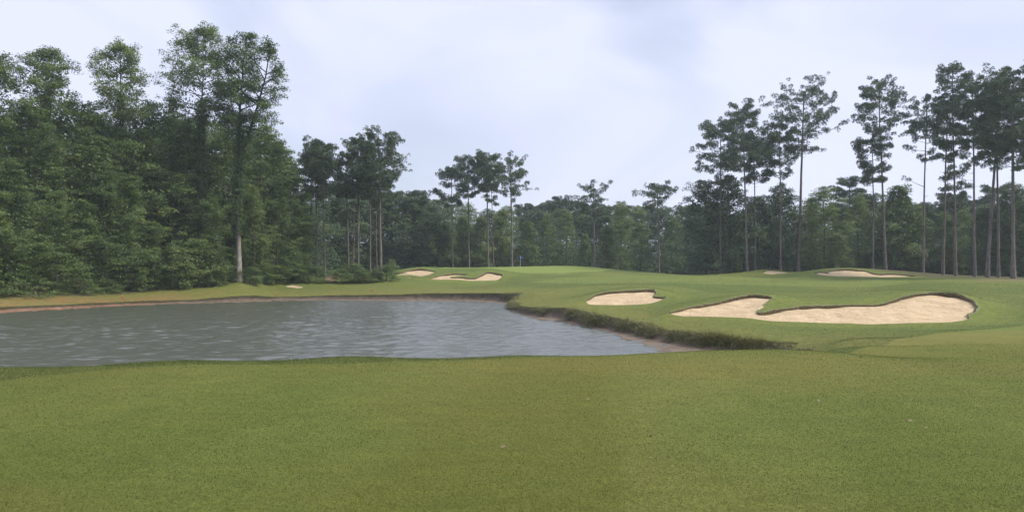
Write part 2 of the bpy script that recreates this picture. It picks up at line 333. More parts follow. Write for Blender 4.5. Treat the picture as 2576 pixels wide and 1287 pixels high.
# bunkers: outline in (u, v, Y, lip depth); every vertex is also a terrain control point
BUNK = {
 'big': [(1682,785,61.5,.12),(1732,771,64,.3),(1776,764,66,.35),(1838,749,69,.42),(1889,739,70,.45),(1925,741,69.6,.45),(1944,747,68.5,.4),(1926,764,65.5,.12),(1903,781,61.9,.2),
  (1910,785,61.2,.35),(1941,778,62.5,.4),(2011,769,64.5,.42),(2116,765,66,.42),(2204,762,66.5,.42),(2242,755,67.5,.42),(2268,744,69,.45),(2306,737,70.5,.5),(2364,733,71,.55),(2408,737,70,.55),
  (2443,752,67,.5),(2462,772,64,.35),(2452,782,62.4,.2),(2438,788,61.2,.2),(2439,797,59.5,.1),(2393,806,57,.03),(2306,810,56,.03),(2174,814,55.5,.03),(2058,811,56,.03),(1941,806,57,.03),(1882,798,58.5,.03),(1824,796,59,.03),(1725,795,60,.03),(1694,791,60.6,.03)],
 'mid': [(1475,755,80.5,.12),(1492,743.5,83.5,.3),(1520,736,86,.4),(1571,732,87.3,.45),(1622,728,88.5,.5),(1648,728,88.5,.5),(1651,735,86.5,.35),(1648,746,83.4,.3),(1673,747,82.6,.35),(1657,758,79,.05),(1636,764,77,.03),(1588,767,76,.03),(1537,767,76,.03),(1486,766,77,.03),(1476,760,79,.03)],
 'farright': [(2045,687.5,144,.2),(2058,683,146,.45),(2084,686,145,.3),(2080,681.5,146.8,.3),(2104,677,148.5,.5),(2134,675,149,.55),(2174,679,148.2,.55),(2204,687,146,.5),(2233,687,146,.5),(2291,691,144,.4),(2309,694,142.5,.1),(2291,695.5,141,.03),(2233,697,140,.03),(2145,695.5,140.5,.03),(2072,692.5,142,.03)],
 'notch': [(1918,685,157,.1),(1929,679,160.5,.3),(1941,678,161,.3),(1964,682,159.5,.15),(1990,684,158.6,.1),(1970,688,157,.03),(1947,690,155.5,.03),(1926,688.5,156,.03)],
 'greenleft': [(1003,686,160,.3),(1025,679.5,163,.45),(1052,675.5,164.5,.55),(1074,677,164,.55),(1097,683,162,.25),(1081,690,158.5,.03),(1057,694,157,.03),(1045,691.5,157.6,.15),(1028,690,157.6,.1),(1003,691,157.8,.05)],
 'greenfront': [(1079,699.5,151,.1),(1111,691.5,154,.45),(1147,688,155.5,.5),(1174,689,155.2,.5),(1175,692,154,.2),(1155,695,152.8,.2),(1136,697.5,151.6,.2),(1134,699.5,150.6,.3),(1160,697.5,151.2,.45),(1199,699.5,150.8,.5),(1213,689,155,.5),(1230,684,157,.6),(1265,691,154.5,.5),(1250,705,149,.04),(1184,707.5,148,.03),(1135,704.5,149,.03),(1099,704,149.5,.03)],
 'sliver': [(1018,695.5,154.5,.05),(1030,694.2,155.2,.15),(1044,695.5,154.5,.05),(1031,697.5,153.8,.02)],
 'patch': [(719,719.5,131,.02),(738,717,132.5,.03),(762,722,129.5,.02),(748,724.5,128,.01),(735,722,129.5,.01)],
}
CP = []                                        # control points x, y, z
for k, pl in BUNK.items():
    for (u, v, Y, d) in pl: CP.append(wp(u, v, Y))
for e in Ec: CP.append(e)
for u in (-500, 0, 600, 1288, 1900, 2576, 3100):
    for (v, Y) in ((1287, 5.2), (1100, 7.5), (1000, 9.85)): CP.append(wp(u, v, Y))
for (u, v, Y) in ((-400,934,12),(0,926,13),(440,911,14.5),(880,900,16),(1290,901,17.5),(1700,902,19),(1950,897,20.5)):
    p = wp(u, v, Y); CP.append(p); k = (Y + 3) / Y; CP.append(V(p[0] * k, p[1] * k, p[2] - 0.75))
for t in ((0,959,11.3),(880,914,13.5),(1290,906,14.5),
 (2100,896,21),(2100,880,27),(2100,866,36),(2100,840,47),(2240,897,20.5),(2240,872,30),(2245,850,40),(2450,893,20),(2450,860,32),(2450,835,44),(2576,890,20),(2576,850,36),(2576,822,48),(2850,885,20),(2850,820,46),
 (1130,676,166),(1300,669.5,180),(1430,669,182),(1310,684,160),(1500,672.5,182),(1190,672.5,172),(1400,686,158),(1560,677.5,180),(1650,685.5,185),(1730,691,190),(1800,690.5,175),(1870,684,165),(1930,676.5,165),(1990,686,166),(2040,680,155),(2134,673,152),(2230,682,150),(2330,694,143),(2450,699,132),(2576,704,125),(2800,708,118),
 (985,704,143),(990,684,164),(930,711,139),(850,712,138),(760,710,136),(690,709,134),(600,709,124),
 (1000,705,147),(1000,725,128),(1150,720,135),(1280,712,138),(1400,700,145),(1550,695,150),(1400,725,112),(1340,740,100),(1450,745,92),(1420,760,82),(1560,780,70),(1650,795,63),(1750,815,55),(1850,835,49),(1950,850,46),(1600,715,112),(1700,735,93),(1750,752,80),(1850,720,105),(2000,745,82),(2100,740,85),(2000,712,120),(1750,703,130),(2200,722,105),(2350,718,100),(2500,725,95),(2500,760,72),(2600,750,78),(2576,780,62),(2510,790,62),(2400,705,122),(2200,704,130),(2850,760,70),
 (0,745,93),(150,742,101),(300,735,112),(450,722,120),(560,712,124),(690,722,129),(850,726,128),(-200,752,85),(-500,760,76)): CP.append(wp(*t))
for (u, Y, z) in ((1300,205,1.0),(1480,205,.9),(1100,200,.6),(800,200,.2),(1650,215,.3),(1800,210,.3),(2000,205,.4),(2200,200,.4),(2400,180,.3),(2600,170,.2),(0,112,-1),(200,124,-.8),(400,134,-.3),(0,150,-.5),(400,170,0),(-400,100,-.9),
   (0,260,0),(700,260,0),(1300,270,.2),(1900,270,.2),(2600,260,.2),(3000,160,.2)): CP.append(V((u - 1288) / F * Y, Y, z))
for t in ((-75, 45, -2.0), (-80, 20, -1.2), (-40, 10, -.1), (45, 25, -.9), (80, 60, -1.0), (100, 100, -.2)): CP.append(V(*t))
CP = np.array(CP)
def qpar(x, y):
    r = np.clip(np.hypot(x, y), 4.0, 300.0); a = np.clip(np.arctan2(x, y), -0.95, 0.95)
    return np.stack([a * 2.2, np.log(r)], 1)
Q = qpar(CP[:, 0], CP[:, 1])
def tkern(d2): return 0.5 * d2 * np.log(d2 + 1e-12)
n_ = len(Q)
D2 = ((Q[:, None] - Q[None]) ** 2).sum(-1)
A_ = np.zeros((n_ + 3, n_ + 3)); A_[:n_, :n_] = tkern(D2) + np.eye(n_) * 2e-5
A_[:n_, n_] = 1; A_[:n_, n_ + 1:] = Q; A_[n_, :n_] = 1; A_[n_ + 1:, :n_] = Q.T
TW = np.linalg.solve(A_, np.concatenate([CP[:, 2], np.zeros(3)]))
EFAR = spline(Ec[:, :2], 2.5)[0]
def height(x, y):
    x = np.atleast_1d(np.asarray(x, float)); y = np.atleast_1d(np.asarray(y, float))
    out = np.empty(len(x))
    for s in range(0, len(x), 40000):
        q = qpar(x[s:s + 40000], y[s:s + 40000])
        d2 = (q ** 2).sum(1)[:, None] + (Q ** 2).sum(1)[None] - 2 * q @ Q.T
        z = tkern(np.maximum(d2, 0)) @ TW[:n_] + TW[n_] + q @ TW[n_ + 1:]
        out[s:s + 40000] = z
    ang = np.abs(np.arctan2(x, y)); r = np.hypot(x, y)
    k = np.clip((ang - 0.95) / 0.7, 0, 1); out = out * (1 - k) + 0.0 * k
    out += fbm(x * 0.09, y * 0.09, 5, 4) * 0.17 * np.clip(r / 60, 0.15, 1) * (r < 290) * np.clip((dist_poly(EFAR, np.stack([x, y], 1)) - 1.5) / 9, 0, 1)
    return np.clip(out, -3.2, 4.0)
def gz(x, y): return float(height([x], [y])[0])

# grid: rays from the viewpoint, rings in log distance (one sheet out past the woods)
ang = np.concatenate([np.linspace(-180, -44, 40)[:-1], np.linspace(-44, -36, 30)[:-1], np.linspace(-36, 36, 860), np.linspace(36, 44, 30)[1:], np.linspace(44, 180, 40)[1:]])
ang = np.radians(ang); ang = ang[:-1]
rr = np.concatenate([np.geomspace(0.6, 3.4, 10)[:-1], np.geomspace(3.4, 45, 190)[:-1], np.geomspace(45, 190, 300)[:-1], np.geomspace(190, 345, 24)])
na, nr = len(ang), len(rr)
GX = (rr[:, None] * np.sin(ang)[None]).ravel(); GY = (rr[:, None] * np.cos(ang)[None]).ravel()
GP = np.stack([GX, GY], 1)
HOLES = {k: spline(np.array([[*wp(u, v, Y)[:2], d] for (u, v, Y, d) in pl]), 0.3)[0] for k, pl in BUNK.items()}
for k in HOLES:                                # slightly ragged turf edge
    p = HOLES[k]; nn = out_normals(p[:, :2]); s_ = np.arange(len(p)) * 0.3
    p[:, :2] += nn * (fbm(s_ * 0.7, s_ * 0, 31, 3) * (0.14 + 0.4 * np.clip(p[:, 2], 0, .4)))[:, None]
    p[:, 2] = np.maximum(p[:, 2] * 0.64 * (1 + .8 * fbm(s_ * .35, s_ * 0, 35, 3)), 0.01)
ins = {'pond': inside(E2, GP)}
for k, p in HOLES.items(): ins[k] = inside(p[:, :2], GP)
polys = {'pond': E2, **{k: p[:, :2] for k, p in HOLES.items()}}
snap = np.zeros(len(GP), bool)
I = np.arange(nr * na).reshape(nr, na)
edges = np.concatenate([np.stack([I[:-1].ravel(), I[1:].ravel()], 1), np.stack([I.ravel(), np.roll(I, -1, 1).ravel()], 1)])
for k, poly in polys.items():
    m = ins[k][edges[:, 0]] != ins[k][edges[:, 1]]
    ed = edges[m]; a = GP[ed[:, 0]].copy(); b = GP[ed[:, 1]].copy(); ia = ins[k][ed[:, 0]]
    lo = np.zeros(len(ed)); hi = np.ones(len(ed))
    for _ in range(9):
        mid = (lo + hi) / 2; q = inside(poly, a + (b - a) * mid[:, None]); same = q == ia
        lo = np.where(same, mid, lo); hi = np.where(same, hi, mid)
    t = (lo + hi) / 2; X = a + (b - a) * t[:, None]
    near = np.where(t < 0.5, ed[:, 0], ed[:, 1]); score = np.minimum(t, 1 - t)
    o_ = np.argsort(-score); GP[near[o_]] = X[o_]; snap[near] = True
GZ = height(GP[:, 0], GP[:, 1])
a = I[:-1]; b = np.roll(I, -1, 1)[:-1]; c = np.roll(I, -1, 1)[1:]; d = I[1:]
a, b, c, d = a.ravel(), b.ravel(), c.ravel(), d.ravel()
bd = (snap[b] & snap[d]) & ~(snap[a] & snap[c])
T1 = np.where(bd[:, None], np.stack([a, b, d], 1), np.stack([a, b, c], 1)); T2 = np.where(bd[:, None], np.stack([b, c, d], 1), np.stack([a, c, d], 1))
TRI = np.concatenate([T1, T2])[:, ::-1]
ctr = GP[TRI].mean(1)
hole_id = np.zeros(len(TRI), int)
for i, (k, poly) in enumerate(polys.items()): hole_id[inside(poly, ctr)] = i + 1

# ground colours by kind of turf
def sstep(x, a, b): t = np.clip((x - a) / (b - a), 0, 1); return t * t * (3 - 2 * t)
def upoly(pl): return np.array([((u - 1288) / F * Y, Y) for (u, Y) in pl])
def zone_colour(P):
    X, Y = P[:, 0], P[:, 1]; u = X / np.maximum(Y, 0.5) * F + 1288
    c = np.tile(V(0.056, 0.072, 0.0135), (len(P), 1))                       # rough
    def mixin(wt, col): nonlocal c; c = c * (1 - wt[:, None]) + V(*col)[None] * wt[:, None]
    yb = np.interp(u, [-3000, 0, 440, 880, 1290, 1700, 1950, 2130, 2190, 2230, 2265, 2350, 2576, 3000], [9, 11.3, 12.4, 13.5, 15, 18, 21, 22.5, 26, 31, 37, 44, 51, 56])
    rj = Y - yb + fbm(X * 0.8, Y * 0.8, 4, 2) * 0.25
    lump = fbm(X * .07 + Y * .02, Y * .05, 90, 3); mixin(sstep(lump, -.05, .12) * .6 * (Y > 30), (0.098, 0.112, 0.024)); mixin(sstep(-lump, .08, .2) * .5 * (Y > 30), (0.052, 0.080, 0.016))
    ring = np.minimum.reduce([dist_poly(HOLES[k][::4, :2], P) for k in ('big', 'mid', 'farright', 'greenfront', 'greenleft')])
    mixin((1 - sstep(ring + fbm(X * .2, Y * .2, 91, 2) * 2, 2.6, 3.0)) * .5, (0.098, 0.118, 0.023)); mixin(sstep(ring, 3.0, 3.1) * (1 - sstep(ring, 5.5, 6.0)) * .4, (0.056, 0.086, 0.017))
    mixin(1 - sstep(rj, -0.12, np.where(u > 1950, .9, 0.12)), (0.083, 0.094, 0.0155))              # near fairway
    e = dist_poly(E2[::6], P); big = np.abs(vnoise(X * .12, Y * .12, 8))
    far = Y > 30
    mixin(far * (1 - sstep(e + fbm(X * .3, Y * .3, 2) * 3, 2.0, 11)) * 0.7, (0.112, 0.106, 0.026))   # dry bank
    mixin(far * (Y > 75) * sstep(-u, -620, -380) * (1 - sstep(e + fbm(X * .4, Y * .4, 6) * 4, 3, 9)) * (0.65 + 0.35 * sstep(vnoise(X * .25, Y * .25, 12), -.2, .2)), (0.15, 0.092, 0.04))  # bare dirt, left bank
    mixin((u > 640) * (u < 1260) * (Y > 105) * (1 - sstep(e, 4, 20)) * 0.35, (0.10, 0.092, 0.028))
    g = upoly([(1105,167),(1190,166),(1270,161),(1330,158),(1420,157),(1500,160),(1550,170),(1520,183),(1300,187),(1150,182)])
    mixin(np.where(inside(g, P), 1.0, 0) * 0.9, (0.115, 0.15, 0.034))     # putting green
    f = upoly([(1330,136),(1500,124),(1800,112),(2180,106),(2290,112),(2280,128),(2060,138),(1800,150),(1600,150),(1420,146)])
    mixin(np.where(inside(f, P), 0.75, 0), (0.105, 0.128, 0.03))          # far fairway
    band = (np.floor((X * 0.5 + Y) / 5.5) % 2 == 0) & inside(f, P); mixin(band * 0.35, (0.08, 0.108, 0.022))
    mixin(sstep(u, 2420, 2500) * sstep(Y, 116, 120) * 0.8, (0.12, 0.092, 0.05))   # pine straw
    d_ = upoly([(812,142),(842,142),(842,158),(816,158)]); mixin(inside(d_, P) * 0.9, (0.27, 0.17, 0.11))
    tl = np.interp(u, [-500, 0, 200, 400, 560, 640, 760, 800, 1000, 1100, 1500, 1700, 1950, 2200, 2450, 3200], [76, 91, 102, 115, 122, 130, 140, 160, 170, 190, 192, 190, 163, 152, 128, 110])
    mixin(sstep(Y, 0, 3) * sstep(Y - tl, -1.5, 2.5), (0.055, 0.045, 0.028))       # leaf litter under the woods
    mown = np.maximum(1 - sstep(rj, -.12, .12), np.where(inside(g, P), .8, 0))
    stripe = (u > 1500) * (Y < 20) * sstep(np.abs(((u - 1870) / 330)), 1.0, .8); mixin(stripe * 0.35, (0.125, 0.132, 0.036))
    mixin(0.3 * sstep(fbm(X * .2, Y * .2, 40, 3), -.2, .5) * (Y < 22), (0.11, 0.094, 0.020))
    nearf = 1 - sstep(rj, -.12, .12)
    mixin(nearf * .55 * sstep(fbm(X * .16 + 3, Y * .13, 44, 3), -.05, .3), (0.070, 0.100, 0.017)); mixin(nearf * .45 * sstep(fbm(X * .12, Y * .22, 47, 3), .02, .3), (0.118, 0.102, 0.024))
    bandn = sstep(np.sin((X - .12 * Y) * 2 * np.pi / 3.6 + .4 * fbm(X * .2, Y * .2, 48, 2)), -.25, .25); mixin(nearf * .16 * bandn, (0.125, 0.138, 0.034))
    return np.column_stack([c, 1 - .62 * mown])
used = np.unique(TRI[hole_id == 0]); remap = np.full(len(GP), -1); remap[used] = np.arange(len(used))
g_xy = GP[used]; G3 = np.column_stack([g_xy, GZ[used]])
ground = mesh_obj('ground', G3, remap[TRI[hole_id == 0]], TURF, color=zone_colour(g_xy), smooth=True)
tag(ground, 'rolling mown golf turf around the pond', kind='structure')

# water: a rippled sheet inside the bank
ext = W2 + En * 1.2
wx = np.arange(-72, 18, .22); wy = np.arange(20, 124, .16)
WX, WY = np.meshgrid(wx, wy); wp_ = np.stack([WX.ravel(), WY.ravel()], 1)
def ripples(x, y):
    g = 0.55 + 0.8 * np.clip(vnoise(x * .04, y * .05, 33) + .5 + .3 * vnoise(x * .15, y * .2, 34), 0, 1)
    return g * (vnoise(x * .5 + y * .05, y * .8, 30) * .06 + vnoise(x * 1.2 - y * .1, y * 1.5, 31) * .10 + vnoise(x * 2.2 + y * .2, y * 2.7, 32) * .085)
WZ = WATER_Z + ripples(wp_[:, 0], wp_[:, 1])
wi = inside(ext[::2], wp_); ny, nx = WX.shape; IW = np.arange(nx * ny).reshape(ny, nx)
q = np.stack([IW[:-1, :-1], IW[:-1, 1:], IW[1:, 1:], IW[1:, :-1]], -1).reshape(-1, 4); q = q[wi[q].any(1)]
us = np.unique(q); rm = np.full(nx * ny, -1); rm[us] = np.arange(len(us))
water = mesh_obj('water', np.column_stack([wp_, WZ])[us], rm[q], WATER, smooth=True); tag(water, 'rippled grey green pond water', kind='structure')

# bank: cut soil edge and muddy beach between the turf edge and the water
ez = height(E2[:, 0], E2[:, 1])
rows = []; cols = []
beach = W2 - En * 0.5
wide = np.linalg.norm(E2 - W2, axis=1)
prof = [(0.0, 0.03, 'l'), (0.02, -0.12, 'l'), (0.10, 0.35, 't'), (0.18, 0.66, 't'), (0.30, 0.86, 't'), (0.5, 0.91, 't'), (0.78, 0.96, 't'), (1.0, 1.0, 't'), (1.6, 1.25, 't')]
redc = (sstep(Epar, 15.3, 17.2) * (Epar < 23))[:, None]
for j, (s_, h_, md) in enumerate(prof):
    jit = fbm(arc * 0.8, arc * 0 + j * 1.7, 50 + j, 3)
    p = E2 + (W2 - E2) * np.clip(s_, 0, 1)[..., None] - (En * (s_ - 1))[:, :] * (s_ > 1)
    p = p + En * (jit * (0.25 if 1 < j < 6 else 0.05))[:, None]
    z = ez + h_ if md == 'l' else ez + (WATER_Z - 0.0 - ez) * h_
    if md == 't': z = z + jit * (0.12 if j < 6 else 0.03)
    rows.append(np.column_stack([p, z]))
    base = {0: (0.075, 0.075, 0.028), 1: (0.035, 0.032, 0.018), 2: (0.05, 0.042, 0.03), 3: (0.085, 0.066, 0.048), 4: (0.09, 0.066, 0.046), 5: (0.098, 0.076, 0.054), 6: (0.118, 0.092, 0.066), 7: (0.085, 0.066, 0.048), 8: (0.1, 0.08, 0.06)}[j]
    col = np.tile(V(*base), (len(E2), 1))
    if j >= 3: col = col * (1 - redc * .7) + redc * .7 * V(0.16, 0.085, 0.05)[None] * (1.0 if j < 7 else .7)
    cols.append(col)
m_ = len(E2); BV = np.concatenate(rows); BC = np.concatenate(cols)
ii = np.arange(len(prof) - 1)[:, None] * m_; jj = np.arange(m_)[None]; j2 = (jj + 1) % m_
bf = np.stack([ii + jj, ii + j2, ii + m_ + j2, ii + m_ + jj], -1).reshape(-1, 4)
bank = mesh_obj('bank', BV, bf, SOIL, color=BC, smooth=True); tag(bank, 'eroded soil bank with muddy beach round the pond', kind='structure')

# ------------------------------------------------------------------ grass blades
rng = np.random.default_rng(7)
def blades(name, pts, h, wd, lean, mat, tints, az=None, droop=None):
    n = len(pts); th = rng.uniform(0, 2 * np.pi, n) if az is None else az
    sid = np.stack([np.cos(th), np.sin(th), np.zeros(n)], 1) * wd[:, None] * 0.5
    ph = rng.uniform(0, 2 * np.pi, n)
    tip = np.stack([np.cos(ph) * lean, np.sin(ph) * lean, np.sqrt(np.maximum(0.05, 1 - lean ** 2))], 1) * h[:, None]
    if droop is not None: tip = droop
    v = np.empty((n, 3, 3)); v[:, 0] = pts - sid; v[:, 1] = pts + sid; v[:, 2] = pts + tip
    o = mesh_obj(name, v.reshape(-1, 3), np.arange(3 * n).reshape(-1, 3), mat, tint=np.repeat(tints, 3)); return o
def near_field(n, r0, r1, amax):
    r = np.exp(rng.uniform(np.log(r0), np.log(r1), n)); a = rng.uniform(-amax, amax, n)
    return r * np.sin(a), r * np.cos(a), r
gx, gy, gr = near_field(820000, 4.2, 58, R(37))
uu = gx / gy * F + 1288
yb = np.interp(uu, [-3000, 0, 440, 880, 1290, 1700, 1950, 2130, 2190, 2230, 2265, 2350, 2576, 3000], [9, 11.3, 12.4, 13.5, 15, 18, 21, 22.5, 26, 31, 37, 44, 51, 56])
m = (gy < yb - 0.05) & (rng.random(len(gx)) > sstep(gr, 22, 50))
gx, gy, gr = gx[m], gy[m], gr[m]; gzv = height(gx, gy)
tn = np.clip(0.40 - .22 * sstep(fbm(gx * .16 + 3, gy * .13, 44, 3), -.05, .3) + .14 * sstep(fbm(gx * .12, gy * .22, 47, 3), .02, .3) + .06 * sstep(np.sin((gx - .12 * gy) * 2 * np.pi / 3.6), -.25, .25) + fbm(gx * .9, gy * .9, 60, 3) * 0.16 + fbm(gx * 6, gy * 6, 61, 2) * 0.22 + rng.normal(0, 0.14, len(gx)) + (rng.random(len(gx)) < 0.025) * 0.45, 0, 1)
o = blades('grass', np.column_stack([gx, gy, gzv - 0.002]), rng.uniform(0.008, 0.021, len(gx)) * (0.8 + np.minimum(gr, 30) / 40), rng.uniform(0.003, 0.0065, len(gx)) * (0.7 + gr / 14), rng.uniform(0.5, 0.98, len(gx)), BLADE, tn)
tag(o, 'short mown fairway grass in the foreground', 'grass', kind='stuff')
gx, gy, gr = near_field(330000, 9.5, 25, R(38))
uu = gx / gy * F + 1288; yb = np.interp(uu, [-3000, 0, 440, 880, 1290, 1700, 1950], [9, 11.3, 12.4, 13.5, 15, 18, 21])
m = (gy > yb) & (gy < yb + np.interp(uu, [0, 880, 1700, 1950], [3.5, 4.5, 3.0, 1.5])) & (uu < 1980)
gx, gy, gr = gx[m], gy[m], gr[m]; gzv = height(gx, gy)
tn = np.clip(0.5 + fbm(gx * 2, gy * 2, 62, 2) * 0.5 + rng.normal(0, 0.18, len(gx)), 0, 1)
hh = np.interp(gx / gy * F + 1288, [0, 880, 1700, 1950], [1, 1, .6, .3])
o = blades('grass', np.column_stack([gx, gy, gzv - 0.004]), rng.uniform(0.025, 0.055, len(gx)) * hh, rng.uniform(0.004, 0.008, len(gx)), rng.uniform(0.2, 0.85, len(gx)), ROUGH_BLADE, tn)
tag(o, 'longer rough grass strip on the crest above the near pond edge', 'grass', kind='stuff')
# rough turf between the pond, the bunkers and the green
gx, gy, gr = near_field(520000, 21, 150, R(35))
uu = gx / gy * F + 1288; yb = np.interp(uu, [-3000, 0, 1290, 1700, 1950, 2130, 2190, 2230, 2265, 2350, 2576, 3000], [9, 11.3, 15, 18, 21, 22.5, 26, 31, 37, 44, 51, 56])
P_ = np.column_stack([gx, gy]); m = (gy > yb) & ~inside(E2[::2], P_) & (uu > 150) & (gy < np.interp(uu, [0, 300, 600, 800, 1000, 1300, 1700, 2576], [90, 105, 120, 130, 150, 152, 150, 110]))
for k in HOLES: m &= ~inside(HOLES[k][:, :2], P_)
gx, gy, gr, P_ = gx[m], gy[m], gr[m], P_[m]; gzv = height(gx, gy); nb = len(gx)
tn = np.clip(0.45 + fbm(gx * .5, gy * .5, 63, 3) * 0.7 + rng.normal(0, 0.2, nb), 0, 1)
o = blades('grass', np.column_stack([gx, gy, gzv - 0.006]), rng.uniform(0.02, 0.05, nb) * (1 + gr / 150), rng.uniform(0.008, 0.016, nb) * (0.6 + gr / 50), rng.uniform(0.3, 0.95, nb), ROUGH_BLADE, np.clip(tn, 0, 1))
tag(o, 'short rough grass on the rolling ground between pond, bunkers and green', 'grass', kind='stuff')
# hanging grass along the cut bank
vis = np.nonzero((E2[:, 1] > 38) & (np.abs(E2[:, 0] / E2[:, 1]) < 0.8))[0]
lenw = np.where(Epar[vis] < 1.8, 2.2, 1.0) * np.where(Epar[vis] < 9.5, 1.0, np.where(Epar[vis] < 14, 0.3, 0.55))
pick = rng.choice(vis, 90000, p=lenw / lenw.sum()); nb = len(pick)
drop_ = np.clip(rng.beta(1.0, 2.2, nb), 0, 1); clump = np.clip(0.75 + 2.4 * fbm(arc[pick] * 0.3, arc[pick] * 0, 70, 4), 0.15, 1.8); clump = np.where(Epar[pick] < 1.8, np.clip(clump + .55, 1.0, 1.9), clump)
rightb = Epar[pick] < 9.5
inn = rng.uniform(-0.45, 0.25, nb) + drop_ * np.where(rightb, 0.75, 0.25)
bp_ = E2[pick] - En[pick] * inn[:, None] + rng.normal(0, 0.12, (nb, 2))
full = ez[pick] - WATER_Z
bz = np.where(inn > 0, ez[pick] - np.clip(drop_ * np.where(rightb, 1.0, 0.4), 0, .92) * full * np.clip(clump, .4, 1), ez[pick])
L_ = rng.uniform(0.12, 0.42, nb) * clump * np.where(rightb, 1, .6)
outd = -En[pick] * rng.uniform(0.2, 0.9, nb)[:, None] + rng.normal(0, 0.35, (nb, 2))
tip = np.column_stack([outd * L_[:, None], L_ * rng.uniform(-0.7, 0.75, nb)])
o = blades('grass', np.column_stack([bp_, bz]), L_, rng.uniform(0.015, 0.04, nb), L_ * 0, BANK_BLADE, np.clip(rng.normal(0.40, 0.24, nb) + 0.32 * (tip[:, 2] > 0), 0, 1), droop=tip)  # upward blades get a lighter tint, lit grass tops put into the colour
tag(o, 'shaggy dark grass hanging over the cut pond bank', 'grass', kind='stuff')

# a few fallen leaves and clods on the fairway
lp = [wp(u, v, 1.6 * F / (v - 678)) for u, v in ((1822, 995), (1637, 1103), (1820, 1121), (1275, 976), (720, 1175), (2290, 1062), (2330, 1080), (360, 946), (700, 960), (1210, 940), (1900, 1180), (2060, 1010), (2420, 1150), (2150, 960), (1480, 1010), (950, 1090))]
lx = np.array([p[:2] for p in lp]); lx = np.vstack([lx, np.column_stack([rng.uniform(-7, 9, 24), rng.uniform(6, 15, 24)])]); lz = height(lx[:, 0], lx[:, 1])
nl_ = len(lx); v_, f_ = leaf_cards(np.column_stack([lx, lz + .022]), norm(rng.normal(0, .35, (nl_, 3)) + V(0, -.2, 1)), rng.uniform(.03, .065, nl_), rng, .6)
tag(mesh_obj('leaf_litter', v_, f_, LIP_BLADE, tint=np.repeat(rng.uniform(0, .4, nl_), 4)), 'scattered dark fallen leaves on the near fairway', 'fallen leaves', kind='stuff')

